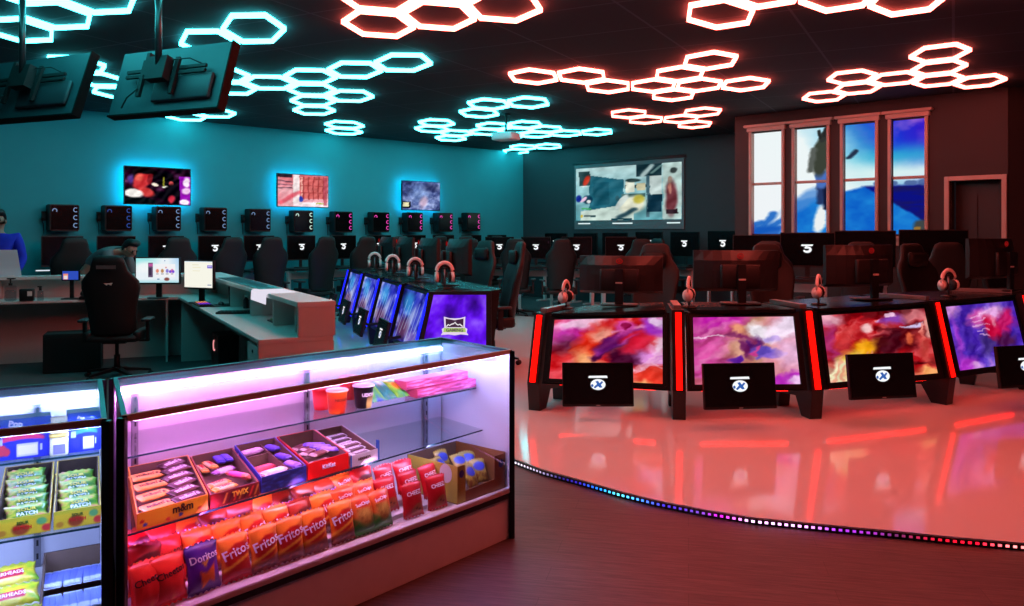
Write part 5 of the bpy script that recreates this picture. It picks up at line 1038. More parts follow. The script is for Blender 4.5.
jj = dict(pelvis=(0, 0, .95), waist=(0, 0, 1.12), chest=(.0, 0, hz-.30), neck=(.0, 0, hz-.13), head=(.02, 0, hz), sh_l=(0, .20, hz-.20), sh_r=(0, -.20, hz-.20), el_l=(.02, .27, hz-.48), el_r=(.04, -.26, hz-.48), wr_l=(.18, .22, hz-.66), wr_r=(.2, -.2, hz-.66), hip_l=(0, .10, .88), hip_r=(0, -.10, .88), kn_l=(.03, .11, .49), kn_r=(.02, -.11, .49), an_l=(0, .12, .09), an_r=(-.02, -.12, .09))
pb = person('person in a blue shirt, cut by the photo edge behind the acrylic guard', jj, BLUES, DARKT, (hx, d, 0), R(-70), (.9, 0, -.1), (0, 0, 1))
# ------------------------------------------------------------------ glass snack cases
CT, CD = .918, .245
FLp, FRp, BRp, BLp = Vector((-1.222, 2.60, 0)), Vector((0, 4.07, 0)), Vector((-.39, 4.56, 0)), Vector((-1.585, 3.30, 0))
u_ = Vector((.853, .52, 0)); LFR = Vector((-1.250, 2.563, 0)); LBR = Vector((-1.615, 3.27, 0)); LFL = LFR-u_*1.1; LBL = LBR-u_*1.1
ALU = pbr('case_rail', (.74, .66, .60), .45); BLKF = pbr('case_black', (.02, .022, .024), .3); WHT = pbr('case_white', (.80, .80, .82), .5); DECK = pbr('case_deck', (.78, .76, .74), .5); KICK = pbr('kick_laminate', (.88, .90, .89), .55, noise=.08, scale=12)
class Case:
    def __init__(s, FL, FR, BR, BL, label, ledcol, posts):
        s.c = (FL, FR, BR, BL); s.T = thing('display_case', label, 'display case', FL); s.inv = -Vector(FL)
        s.wid = (FR-FL).length; s.dep = (BR-FR).length; s.ang = math.atan2((FR-FL).y, (FR-FL).x)
        P = s.pt; B = lambda m_: s.rel(m_)
        def bar(a, b_, w, z0, z1, name, mat, par=None, bev=.002):
            t = (b_-a).normalized(); q = Vector((-t.y, t.x, 0))*w/2; return B(MB().prism([a-q, b_-q, b_+q, a+q], z0, z1)).build(name, mat, par or s.T, bev)
        # kick base, deck, back
        B(MB().prism([P(.004, .015), P(.996, .015), P(.99, .98), P(.01, .98)], 0, CD-.045)).build('kick_base', KICK, s.T, .002)
        B(MB().prism([P(0, 0), P(1, 0), P(1, 1), P(0, 1)], CD-.022, CD)).build('deck', DECK, s.T, .003)
        bar(P(0, .012), P(1, .012), .016, CD-.045, CD-.022, 'base_strip', BLKF)
        bar(P(.01, .97), P(.99, .97), .012, CD, CT-.03, 'back_panel', WHT); bar(P(.0, .985), P(1, .985), .03, CT-.035, CT+.004, 'back_rail', BLKF)
        bar(P(0, .012), P(1, .012), .014, CT-.016, CT+.006, 'front_rail', ALU)
        for a, b_, e in ((0, 0, 1), (1, 1, -1)):
            bar(P(a, 0)+(P(.5, 0)-P(a, 0)).normalized()*.008, P(a, 1)+(P(.5, 1)-P(a, 1)).normalized()*.008, .016, CT-.018, CT+.005, 'end_rail', BLKF)
        B(MB().prism([P(.005, .01), P(.995, .01), P(.995, .98), P(.005, .98)], CT-.008, CT)).build('glass_top', GLASS, s.T)
        bar(P(.008, .006), P(.992, .006), .005, CD, CT-.016, 'glass_front', GLASS)
        for a, b_ in posts:                                                                       # corner posts
            p = P(a, b_); B(MB().prism([p+Vector(q) for q in ((-.013, -.013, 0), (.013, -.013, 0), (.013, .013, 0), (-.013, .013, 0))], 0, CT)).build('corner_post', BLKF, s.T, .002)
        s.shelves = []
    def rel(s, m_): m_.v = [tuple(Vector(v)+s.inv) for v in m_.v]; return m_
    def pt(s, a, b_, z=0):
        FL, FR, BR, BL = s.c; p = (FL*(1-a)+FR*a)*(1-b_)+(BL*(1-a)+BR*a)*b_; return Vector((p.x, p.y, z))
    def end_wall(s, a):
        p, q = s.pt(a, .01), s.pt(a, .98); i = (s.pt(.5, .5)-(p+q)/2).normalized()*.01
        s.rel(MB().prism([p, q, q+i, p+i], CD, CT-.018)).build('end_wall', WHT, s.T)
    def shelf(s, z, b0, b1=None, name='glass_shelf'):
        b1 = b0 if b1 is None else b1
        SH = glass('shelf_glass', (.90, .95, .95), 1.45); EDGE = pbr('shelf_edge', (.10, .22, .24), .2)
        sh = s.rel(MB().prism([s.pt(.012, b0), s.pt(.985, b1), s.pt(.985, .955), s.pt(.012, .955)], z-.007, z)).build(name, SH, s.T)
        a, b_ = s.pt(.012, b0), s.pt(.985, b1); t = (b_-a).normalized(); q = Vector((t.y, -t.x, 0))*.0015; s.rel(MB().prism([a, b_, b_+q, a+q], z-.007, z)).build('shelf_edge', EDGE, sh)
    def standard(s, a, z0=CD, z1=CT-.05):
        p = s.pt(a, .945); t = (s.pt(1, .95)-s.pt(0, .95)).normalized(); q = Vector((t.y, -t.x, 0)); o = t*.012
        st = s.rel(MB().prism([p-o, p+o, p+o+q*.012, p-o+q*.012], z0, z1)).build('shelf_standard', pbr('standard_metal', (.55, .55, .58), .4, .7), s.T)
        mb = MB()
        for k in range(int((z1-z0)/.05)): z = z0+.03+.05*k; mb.prism([p-o*.3+q*.012, p+o*.3+q*.012, p+o*.3+q*.013, p-o*.3+q*.013], z, z+.022)
        s.rel(mb).build('slot', BLKF, st)
    def led(s, cols, str_, name='led_strip', z=CT-.05, b_=.93, a0=.015, a1=.98, hh=1.0, db=.03):
        n = 40; vs, fs, cc = [], [], []
        for k in range(n+1):
            a = a0+(a1-a0)*k/n; p = s.pt(a, b_); f = s.pt(a, b_-db)
            vs += [p+s.inv+Vector((0, 0, z+.012*hh)), f+s.inv+Vector((0, 0, z+.006*hh)), f+s.inv+Vector((0, 0, z-.006*hh)), p+s.inv+Vector((0, 0, z-.006*hh))]; cc += [[np.interp(k/n, [c[0] for c in cols], [c[1][j] for c in cols]) for j in range(3)]]*4
            if k: i = 4*k; fs += [(i-4+j, i+j, i+(j+1) % 4, i-4+(j+1) % 4) for j in range(4)]
        me = bpy.data.meshes.new(name); me.from_pydata([tuple(v) for v in vs], [], fs); me.materials.append(vemis('led_%.1f' % str_, str_)); set_col(me, np.array(cc)); link(name, me, s.T)
    def at_px(s, px, b_):          # position along the case where a depth line crosses a pixel column
        k = (px-CX)/FPX; lo, hi = -.6, 1.6
        for _ in range(50):
            m_ = (lo+hi)/2; p = s.pt(m_, b_); lo, hi = (m_, hi) if p.x/p.y < k else (lo, m_)
        return (lo+hi)/2
CR = Case(FLp, FRp, BRp, BLp, 'long glass snack case with chip bags on its deck, lit pink to blue', None, [(0.0, 0.0), (1, 0), (1, 1), (0, 1)])
CL = Case(LFL, LFR, LBR, LBL, 'blue lit glass snack case at the photo edge, with pastry boxes', None, [(1, 0), (1, 1), (0, 0)])
CR.end_wall(1); CL.end_wall(1); CR.end_wall(0)
B1, B2 = .425, .34     # front edges of the shelves
ZS1, ZS2 = .703, .497
CR.shelf(ZS1, .45, .425); CR.shelf(ZS2, .19, .34)
for a in (.045, .50, .92): CR.standard(a)
CR.led([(0, (1, .40, 1)), (.15, (1, .22, .95)), (.45, (.80, .25, .95)), (.7, (.42, .34, 1)), (1, (.25, .38, 1))], 62)
CR.led([(0, (1, .55, .95)), (.3, (1, .42, .80)), (.6, (.85, .50, .85)), (1, (.5, .55, 1))], 75, 'front_led_strip', CT-.0135, .040, .02, .985, .35, .014)
def vled(case, a, b_, col, s_, nm):
    p = case.pt(a, b_); MBx = MB().prism([p+Vector(q) for q in ((-.006, -.006, 0), (.006, -.006, 0), (.006, .006, 0), (-.006, .006, 0))], CD+.03, CT-.06); case.rel(MBx).build('corner_led', emis(nm, col, s_), case.T)
def bfr(a): return .19+.15*a+.008
def case_fill(case, a, b_, z, sx, sy, col, pw, to, nm='case_fill'):  # unseen area lamps added to brighten the goods and back panel
    l = bpy.data.lights.new(nm, 'AREA'); l.shape = 'RECTANGLE'; l.size = sx; l.size_y = sy; l.color = col; l.energy = pw
    o = bpy.data.objects.new(nm, l); COL.objects.link(o); p = case.pt(a, b_, z); o.location = p
    q = case.pt(*to); x = (case.pt(1, 0)-case.pt(0, 0)).normalized(); zz = (p-q).normalized(); y = zz.cross(x).normalized(); x = y.cross(zz)
    o.rotation_euler = Matrix((x, y, zz)).transposed().to_euler(); return o
for a, c_ in ((.10, (.90, .18, .95)), (.30, (.90, .27, .90)), (.50, (.90, .42, .85)), (.70, (.78, .50, .95)), (.90, (.48, .46, 1))):
    case_fill(CR, a, .06, CT-.022, .36, .012, c_, 1.6, (a, .55, CD+.1))
    if a < .85: case_fill(CR, a, bfr(a)+.03, ZS2-.02, .36, .012, c_, .65, (a, .8, CD+.05))  # second one: added fill under the shelf for the back bag rows
case_fill(CR, .03, .5, CT-.05, .012, .4, (1, .25, 1), 3.0, (.25, .6, CD+.1)); case_fill(CR, .97, .5, CT-.05, .012, .4, (.26, .32, 1), 3.4, (.8, .55, CD+.1))
ZA1, ZA2 = .745, .515
CL.shelf(ZA1, .42); CL.shelf(ZA2, .33)
for a in (.80, .35): CL.standard(a)
CL.led([(0, (.25, .30, 1)), (.7, (.32, .38, 1)), (1, (.45, .60, 1))], 70)
CL.led([(0, (.4, .5, 1)), (1, (.55, .70, 1))], 75, 'front_led_strip', CT-.0135, .040, .02, .985, .35, .014)
for a in (.45, .70, .90): case_fill(CL, a, .06, CT-.022, .25, .012, (.36, .45, 1), 1.6, (a, .55, CD+.1))
for a in (.60, .86): case_fill(CL, a, .40, ZA2-.02, .3, .012, (.36, .45, 1), 1.6, (a, .75, CD+.05))  # added fill under the shelf to brighten the deck
case_fill(CL, .965, .5, CT-.05, .012, .4, (.32, .42, 1), 3.2, (.75, .6, CD+.1))
# ------------------------------------------------------------------ goods
def put_in(case, o, a, b_, z, roll=0, lean=0, px=None):
    if px is not None: a = case.at_px(px, b_)
    a = max(a, .05); p = case.pt(a, b_, z); o.location = p; o.rotation_euler = Euler((lean, 0, case.ang+roll), 'XYZ'); return o
def bag_mesh(w, h, t, func, name='chip_bag', nx=20, ny=24):
    """pillow bag standing on z=0, printed front towards -Y"""
    u = np.linspace(0, 1, nx+1); v = np.linspace(0, 1, ny+1); U, V = np.meshgrid(u, v)
    prof = (np.clip(np.sin(np.pi*np.clip((V-.05)/.90, 0, 1)), 0, 1)**.55)*(np.clip(1-np.abs(2*U-1)**2.6, 0, 1)**.6)
    wr = (fbm(U, V, 6, 401)-.5)*.35*prof*np.clip(4*np.abs(V-.5)-.5, .25, 1)
    y = -(t/2)*(prof+wr); x = (U-.5)*w*(1-.10*prof.max(1, keepdims=True)*np.sin(np.pi*V)); z = (1-V)*h+.004*np.sin(U*38)*((V < .04) | (V > .96))
    z = z*1.0+.006*np.sin(np.pi*U)*(V < .1)
    Fv = np.stack([x, y, z], -1).reshape(-1, 3); Bv = np.stack([x, -y*.8, z], -1).reshape(-1, 3)
    idx = np.arange((nx+1)*(ny+1)).reshape(ny+1, nx+1); A = np.stack([idx[1:, :-1], idx[1:, 1:], idx[:-1, 1:], idx[:-1, :-1]], -1).reshape(-1, 4); nb = (nx+1)*(ny+1)
    me = bpy.data.meshes.new(name); me.from_pydata(np.concatenate([Fv, Bv]).tolist(), [], A.tolist()+(A[:, ::-1]+nb).tolist()); me.materials.append(PRINT)
    c = lin(np.clip(func(U, V), 0, 1)); set_col(me, np.concatenate([c.reshape(-1, 3), c.reshape(-1, 3)]))
    bm = bmesh.new(); bm.from_mesh(me); bmesh.ops.remove_doubles(bm, verts=bm.verts, dist=1e-5); bm.to_mesh(me); bm.free()
    me.polygons.foreach_set('use_smooth', [True]*len(me.polygons))
    def ysurf(X, Z):        # front surface depth
        uu = np.clip(X/w+.5, 0, 1)*nx; vv = np.clip(1-Z/h, 0, 1)*ny; i = uu.astype(int).clip(0, nx-1); j = vv.astype(int).clip(0, ny-1); a = uu-i; b = vv-j
        return (y[j, i]*(1-a)+y[j, i+1]*a)*(1-b)+(y[j+1, i]*(1-a)+y[j+1, i+1]*a)*b
    return me, ysurf
def wrap_text(s, parent, mat, ys, cx, cz, width, roll=0, bold=.0012, shear=0, lift=.0016):
    me = text_mesh(s, .05, 0, bold*0+.0008, shear, 1, width)
    n = len(me.vertices); c = np.empty(n*3); me.vertices.foreach_get('co', c); c = c.reshape(-1, 3)
    X, Z = c[:, 0].copy(), c[:, 1].copy(); ca, sa = math.cos(roll), math.sin(roll); x, z = X*ca-Z*sa+cx, X*sa+Z*ca+cz
    yv = ys(x, z)-lift; me.vertices.foreach_set('co', np.stack([x, yv, z], -1).ravel()); me.materials.clear(); me.materials.append(mat); me.update(); return link('lettering', me, parent)
INKW = pbr('ink_white', (.93, .92, .95), .4); INKB = pbr('ink_dark', (.10, .06, .06), .4); INKY = pbr('ink_yellow', (.95, .80, .25), .4); INKV = pbr('ink_violet', (.62, .5, .85), .4); INKR = pbr('ink_red', (.80, .08, .10), .4); INKBR = pbr('ink_brown', (.26, .12, .07), .4); INKBL = pbr('ink_blue', (.1, .15, .62), .4); INKG = pbr('ink_green', (.1, .35, .1), .4)
def full(U, c): return np.ones(U.shape+(3,))*np.array(c)
def p_fritos(U, V):
    img = full(U, (.93, .50, .10)); img = mixc(img, (.97, .62, .22), np.clip(.5-V, 0, .5)); img = blob(img, U, V, .52, .46, .46, .26, -.25, (.80, .12, .07), 1, .12); img = line(img, U, V, .05, .72, .95, .48, .035, (1, .78, .25)); img = mixc(img, (.42, .12, .08), np.clip((V-.70-.12*(.5-U))*9, 0, 1)); img = mixc(img, (.62, .30, .14), np.clip((V-.74)*9, 0, 1)*np.clip(fbm(U, V, 9, 3)*4-1.8, 0, 1)); return img
def p_fritos_r(U, V):
    img = p_fritos(U, V); return mixc(img, (.75, .10, .08), np.clip((V-.62-.2*(.5-U))*9, 0, 1))
def p_dor(U, V):
    img = ramp(V+.15*(fbm(U, V, 4, 7)-.5), [(0, (.20, .08, .42)), (.5, (.42, .14, .62)), (1, (.26, .06, .42))])
    for cx, cz, a in ((.45, .72, .3), (.66, .66, -.5)):
        c, s_ = math.cos(a), math.sin(a); x, y = (U-cx)*c+(V-cz)*s_, -(U-cx)*s_+(V-cz)*c; img = mixc(img, (.95, .45, .12), np.clip((.14-np.maximum(-y*.9, np.abs(x)*.9+y*.6))*25, 0, 1))
    return line(line(img, U, V, .42, .36, .48, .43, .03, (.95, .75, .2)), U, V, .48, .43, .60, .30, .03, (.95, .75, .2))
def p_chee(U, V):
    n = fbm(U, V, 6, 9); img = full(U, (.93, .16, .13)); img = mixc(img, (.96, .35, .12), np.clip(.35-V, 0, 1)*1.6); img = mixc(img, (.95, .25, .30), np.clip((V-.55)*3, 0, 1)*np.clip(n*4-1.6, 0, 1)); img = mixc(img, (1, .55, .25), np.clip((V-.6)*3, 0, 1)*np.clip(n*5-2.9, 0, 1)); return img
def p_hot(U, V):
    img = full(U, (.72, .07, .08)); img = blob(img, U, V, .5, .35, .45, .16, -.15, (.35, .04, .06), 1, .2); img = mixc(img, (.95, .45, .12), np.clip((V-.62)*4, 0, 1)*np.clip(fbm(U, V, 6, 13)*4-1.8, 0, 1)); return img
def p_bbq(U, V):
    img = full(U, (.62, .20, .10)); img = blob(img, U, V, .5, .42, .42, .2, -.2, (.35, .08, .06), 1, .2); img = mixc(img, (.85, .45, .2), np.clip((V-.65)*4, 0, 1)*np.clip(fbm(U, V, 7, 23)*4-1.8, 0, 1)); return img
def p_gard(U, V):
    img = full(U, (.93, .42, .14)); img = mixc(img, (.10, .50, .16), np.clip((V-.60+.25*np.abs(U-.45))*9, 0, 1)); img = blob(img, U, V, .5, .52, .36, .24, .2, (.82, .68, .30), 1, .6); img = mixc(img, (.55, .36, .12), np.clip(fbm(U, V, 9, 17)*4-2.1, 0, 1)*((V > .3) & (V < .75))*.7); img = blob(img, U, V, .5, .2, .3, .1, 0, (.85, .2, .1), .9, .4); return img
def p_cook(U, V):
    img = full(U, (.72, .05, .10)); img = mixc(img, (.80, .12, .16), np.clip(.4-V, 0, 1)); img = blob(img, U, V, .62, .78, .30, .17, -.2, (.62, .36, .20), 1, .2); img = blob(img, U, V, .58, .74, .06, .03, 0, (.3, .12, .1)); img = blob(img, U, V, .72, .80, .05, .03, 0, (.3, .12, .1)); return img
BAGS = {}
def bag_proto(kind):
    w, h, t, f, word, mat, cz, ww, roll = {'fritos': (0.123, .158, .05, p_fritos, 'Fritos', INKW, .102, .106, .22), 'fritos_red': (0.123, .158, .05, p_fritos_r, 'Fritos', INKW, .102, .106, .22), 'doritos': (0.130, .162, .05, p_dor, 'Doritos', INKW, .120, .108, .06), 'cheetos': (0.127, .160, .055, p_chee, 'Cheetos', INKB, .106, .104, .16), 'hot': (0.127, .160, .055, p_hot, 'Cheetos', INKY, .104, .085, .1), 'bbq': (0.123, .158, .05, p_bbq, 'Fritos', INKV, .100, .102, .2), 'garden': (0.123, .155, .055, p_gard, 'SunChips', INKW, .122, .07, .1), 'cookie': (0.116, .145, .045, p_cook, 'CHEEZ', INKW, .104, .075, .05)}[kind]
    me, ys = bag_mesh(w, h, t, f); me.name = 'snack_bag'
    o = tag(link('snack_bag', me), '', 'snack bag'); wrap_text(word, o, mat, ys, 0, cz, ww, roll)
    if kind in ('doritos',): pass
    return o
def bag(kind, label, group, **k):
    first = kind not in BAGS
    if first: BAGS[kind] = bag_proto(kind)
    o = BAGS[kind] if first else copy_tree(BAGS[kind]); o['label'] = label; o['group'] = group
    put_in(CR, o, k.get('a', 0), k['b'], k['z'], k.get('roll', 0), k.get('lean', -.2), k.get('px')); return o
desc = {'fritos': 'orange corn chip bag', 'fritos_red': 'red-footed orange corn chip bag', 'doritos': 'purple tortilla chip bag', 'cheetos': 'bright red puffed snack bag', 'hot': 'dark red snack bag', 'bbq': 'brown red chip bag', 'garden': 'orange and green chip bag', 'cookie': 'crimson cookie bag'}
rows = [
 (.085, .0, [(137, 'cheetos'), (171, 'cheetos'), (205, 'doritos'), (238, 'fritos_red'), (266, 'fritos'), (291, 'fritos'), (316, 'fritos'), (344, 'fritos'), (365, 'garden'), (383, 'garden'), (414, 'cookie'), (438, 'cookie')]),
 (.215, .022, [(141, 'hot'), (172, 'cheetos'), (203, 'fritos'), (231, 'fritos'), (258, 'fritos'), (281, 'fritos'), (305, 'bbq'), (327, 'fritos'), (347, 'garden'), (367, 'garden'), (389, 'cookie'), (413, 'cookie'), (433, 'cookie')]),
 (.335, .048, [(138, 'hot'), (165, 'cheetos'), (191, 'fritos'), (217, 'bbq'), (243, 'bbq'), (266, 'fritos'), (288, 'bbq'), (309, 'bbq'), (330, 'bbq'), (349, 'garden'), (368, 'hot'), (388, 'cookie'), (408, 'cookie')]),
 (.455, .070, [(160, 'hot'), (186, 'fritos'), (210, 'bbq'), (234, 'fritos'), (256, 'bbq'), (277, 'fritos'), (297, 'bbq'), (317, 'bbq'), (336, 'hot'), (354, 'hot')]),
]
for k_, (b0_, b1_, h_) in enumerate([(.155, .275, .020), (.2755, .395, .046), (.3955, .56, .068)]):
    CR.rel(MB().prism([CR.pt(.03, b0_), CR.pt(.735-.03*k_, b0_), CR.pt(.735-.03*k_, b1_), CR.pt(.03, b1_)], CD, CD+h_)).build('deck_riser', DECK, CR.T, .002)
rn = ['front bag row', 'second bag row', 'third bag row', 'back bag row']
rr = random.Random(5)
for ri, (b_, dz, items) in enumerate(rows):
    for k, (px, kd) in enumerate(items):
        bag(kd, '%s, %s from the black post in the %s' % (desc[kd], ORD[k], rn[ri]), 'snack bags on the case deck', b=b_, z=CD+.006+dz, px=px, lean=R(-12-3*ri)+rr.uniform(-.06, .06), roll=rr.uniform(-.10, .10))
# open cardboard trays on the lower shelf
def tray(case, name, a0, a1, b0, b1, z, hf, hb, out_col, label, words_=(), inner=CARD, group='open candy trays', backcol=None, front_print=None):
    b00, b01 = b0 if isinstance(b0, tuple) else (b0, b0); p0, p1, p2, p3 = case.pt(a0, b00), case.pt(a1, b01), case.pt(a1, b1), case.pt(a0, b1); c = (p0+p1+p2+p3)/4; ang = math.atan2((p1-p0).y, (p1-p0).x)
    T = thing(name, label, 'candy tray', (c.x, c.y, z), ang, group); w = ((p1-p0).length+(p2-p3).length)/2; dp = ((p3-p0).length+(p2-p1).length)/2*.98
    OUT = pbr('tray_'+label.split()[0]+'_%d' % int(sum(out_col)*1000), out_col, .45); t = .0035
    Mi = (Matrix.Translation((c.x, c.y, 0)) @ Matrix.Rotation(ang, 4, 'Z')).inverted(); q0, q1, q2, q3 = [Mi @ Vector((p.x, p.y, 0)) for p in (p0, p1, p2, p3)]
    def ins(k):         # the four corners moved inwards by k
        e = [(q1-q0).normalized(), (q2-q1).normalized(), (q3-q2).normalized(), (q0-q3).normalized()]; o = []
        for i_, q in enumerate((q0, q1, q2, q3)):
            a_, b_ = e[i_-1], e[i_]; n1, n2 = Vector((-a_.y, a_.x, 0)), Vector((-b_.y, b_.x, 0)); o.append(isect(q+n1*k, a_, q+n2*k, b_))
        return o
    I0, I1, I2 = [q0, q1, q2, q3], ins(t), ins(2*t); H = [hf, hf, hb, hb]
    MB().prism([(q.x, q.y) for q in I2], 0, t).build('bottom', inner, T)
    for i_, nm in ((0, 'front'), (1, 'side'), (2, 'back'), (3, 'side')):
        j_ = (i_+1) % 4
        for A, B, mat, part, dz in ((I0, I1, OUT, nm+'_wall', 0), (I1, I2, inner, nm+'_lining', .001)):
            MB().hexa([(A[i_].x, A[i_].y, 0), (A[j_].x, A[j_].y, 0), (B[j_].x, B[j_].y, 0), (B[i_].x, B[i_].y, 0)], [(A[i_].x, A[i_].y, H[i_]-dz), (A[j_].x, A[j_].y, H[j_]-dz), (B[j_].x, B[j_].y, H[j_]-dz), (B[i_].x, B[i_].y, H[i_]-dz)]).build(part, mat, T)
    global SKEW, QL; SKEW = ((q3.x+q2.x)-(q0.x+q1.x))/2/dp; QL = (q0, q1, q2, q3)
    fx = (q1-q0).normalized(); fn = Vector((fx.y, -fx.x, 0)); y0 = (q0.y+q1.y)/2; x0, x1 = q0.x, q1.x
    if front_print:
        a_, b_ = q0+fx*.002+fn*.0008, q1-fx*.002+fn*.0008; picture('front_print', [(a_.x, a_.y, hf-.001), (b_.x, b_.y, hf-.001), (b_.x, b_.y, .001), (a_.x, a_.y, .001)], front_print, CARDPRINT, T, 48, 16)
    for s, m_, x, zz, wd in words_: lettering(s, T, m_, x+(q0.x+q1.x)/2, zz, y0-.0018, wd, 0, .0015)
    return T, w, dp, c, ang
def bar_mesh(L_, w, h, col, band=None, seed=0, nm='candy_bar'):
    n, k = 14, 10; vs, fs, cc = [], [], []
    for i in range(n+1):
        s = i/n; e = min(1, min(s, 1-s)*9); crimp = .25+.75*e; ww = w*(.92+.08*e) if e > .99 else w
        for j in range(k):
            a = 2*PI*j/k; vs.append(((s-.5)*L_, math.copysign(abs(math.cos(a))**.6, math.cos(a))*ww/2, h/2+math.copysign(abs(math.sin(a))**.6, math.sin(a))*h/2*crimp))
            c = col if not band or not (band[0] < s < band[1]) else band[2]; cc.append(c)
    for i in range(n):
        for j in range(k): fs.append((i*k+j, i*k+(j+1) % k, (i+1)*k+(j+1) % k, (i+1)*k+j))
    fs.append(tuple(range(k))); fs.append(tuple(n*k+j for j in range(k-1, -1, -1)))
    me = bpy.data.meshes.new(nm); me.from_pydata(vs, [], fs); me.materials.append(PRINT); set_col(me, lin(np.array(cc))); me.polygons.foreach_set('use_smooth', [True]*len(me.polygons)); return me
PROTO = {}
SKEW = 0; QL = None
def candy(key, name, cat, L_, w, h, col, band, word, ink, ww, c, ang, x, y, z, rz, label, group, tilt=0, wz=0):
    if key not in PROTO:
        o = tag(link(name, bar_mesh(L_, w, h, col, band, 0, name)), '', cat)
        if word:
            me = text_mesh(word, .05, .0004, .0012, 0, 1, ww); me.transform(Matrix.Translation((0, 0, h+.0006))); me.materials.clear(); me.materials.append(ink); link('lettering', me, o)
        PROTO[key] = o
    else: o = copy_tree(PROTO[key])
    o['label'] = label; o['group'] = group; x = x+SKEW*y
    o.location = (c.x+x*math.cos(ang)-y*math.sin(ang), c.y+x*math.sin(ang)+y*math.cos(ang), z); o.rotation_euler = Euler((tilt, 0, ang+rz), 'XYZ'); return o
bF, bB = .30, .895
def apx(px):
    a = .4
    for _ in range(12): a = CR.at_px(px, bfr(a))
    return a
def bb(a0, a1): return (bfr(a0), bfr(a1))
cuts_ = [129.5, 209.5, 260.5, 307.5, 349.5, 378]
A_ = [apx(p) for p in cuts_]; A_[0] = max(A_[0], .03)
def mm_print(U, V):
    img = full(U, (.95, .70, .12)); img = mixc(img, (.62, .32, .08), np.clip(V-.75, 0, 1)*.8)
    for x, y, c in ((.06, .55, (.75, .12, .1)), (.1, .8, (.15, .2, .6)), (.42, .85, (.8, .2, .15)), (.60, .78, (.2, .25, .6)), (.88, .7, (.8, .35, .1))): img = blob(img, U, V, x, y, .03, .12, 0, c, 1, .2)
    return img
def twix_print(U, V):
    img = full(U, (.42, .10, .08)); img = mixc(img, (.72, .12, .10), np.clip(.22-U, 0, .2)*5)
    for k in range(7): img = line(img, U, V, .25+.11*k, .9, .33+.11*k, .15, .02, [(.78, .55, .2), (.25, .08, .1), (.80, .2, .15)][k % 3])
    return img
def blue_print(U, V): return ramp(fbm(U, V, 7, 71), [(.2, (.05, .07, .22)), (.5, (.10, .16, .40)), (.75, (.22, .32, .62)), (1, (.5, .5, .75))])
ZL = ZS2+.0005
T, w1, d1, c1, an = tray(CR, 'candy_tray', A_[0], A_[1]-.003, bb(A_[0], A_[1]), bB, ZL, .056, .078, (.90, .62, .12), 'yellow tray of chocolate candy pouches by the black post', [('m&m', INKBR, .035, .036, .078)], front_print=mm_print)
G = 'candies in the yellow tray'
for k in range(4): candy('mm_y', 'candy_pouch', 'candy', .125, .058, .016, (.96, .78, .40), (.12, .88, (.97, .70, .30)), "m&m's", INKBR, .085, c1, an, -w1*.23, -d1*.34+d1*.19*k, ZL+.034+.008*k, R(4-3*k), 'yellow candy pouch in the yellow tray, %s from its front' % ORD[k], G, R(6))
for k in range(6): candy('mm_b', 'candy_pouch', 'candy', .125, .052, .016, (.20, .09, .07), (.1, .9, (.26, .12, .09)), "m&m's", INKW, .085, c1, an, w1*.23-.008*(k % 2), -d1*.36+d1*.135*k, ZL+.038+.006*k, R(10+5*(k % 3)), 'brown candy pouch in the yellow tray, %s from its front' % ORD[k], G, R(10))
T, w2, d2, c2, an = tray(CR, 'candy_tray', A_[1]+.002, A_[2]-.003, bb(A_[1], A_[2]), bB, ZL, .050, .070, (.55, .14, .12), 'dark red tray of mixed bars beside the yellow tray', [('TWIX', INKY, .02, .03, .07)], front_print=twix_print)
G = 'bars in the dark red tray'
for k, (cl, nm, x, y, rz, bandc, wd, ik) in enumerate([((.93, .70, .25), 'gold', -.30, .30, 75, (.95, .85, .6), 'TWIX', INKR), ((.93, .72, .30), 'gold', -.12, .28, 80, (.96, .88, .65), 'TWIX', INKR), ((.22, .20, .70), 'blue', .10, .30, 70, (.35, .3, .8), None, INKR), ((.95, .75, .35), 'gold', -.22, -.18, 8, (.97, .85, .55), 'TWIX', INKV), ((.95, .75, .35), 'gold', -.20, -.36, 6, (.97, .85, .55), 'TWIX', INKV), ((.93, .55, .40), 'pink gold', .20, -.20, 100, (.90, .35, .65), None, INKV), ((.93, .55, .40), 'pink gold', .34, -.16, 98, (.90, .35, .65), None, INKV), ((.62, .45, .70), 'violet', .05, .05, 12, (.85, .8, .9), None, INKW), ((.24, .22, .72), 'blue', .28, .30, 72, (.35, .3, .8), None, INKR)]):
    candy('tw_'+nm, 'candy_bar', 'candy', .105, .032, .018, cl, (.15, .85, bandc), wd, ik, .06, c2, an, w2*x, d2*y, ZL+.026+.010*(k % 3), R(rz), '%s wrapped bar in the dark red tray, %s bar counted from its back' % (nm, ORD[k]), G, R(5))
T, w3, d3, c3, an = tray(CR, 'candy_tray', A_[2]+.002, A_[3]-.003, bb(A_[2], A_[3]), bB, ZL, .062, .078, (.20, .24, .68), 'deep blue tray with small boxes in compartments', [], front_print=blue_print)
k_ = SKEW; MB().box(-w3*.40+k_*d3*.17, w3*.10+k_*d3*.17, d3*.16, d3*.18, .004, .058).build('divider', CARD, T); e_ = d3*.42; MB().hexa([(w3*.10-k_*e_, -e_, .004), (w3*.12-k_*e_, -e_, .004), (w3*.12+k_*e_, e_, .004), (w3*.10+k_*e_, e_, .004)], [(w3*.10-k_*e_, -e_, .06), (w3*.12-k_*e_, -e_, .06), (w3*.12+k_*e_, e_, .066), (w3*.10+k_*e_, e_, .066)]).build('divider', CARD, T)
G = 'small bars in the deep blue tray'
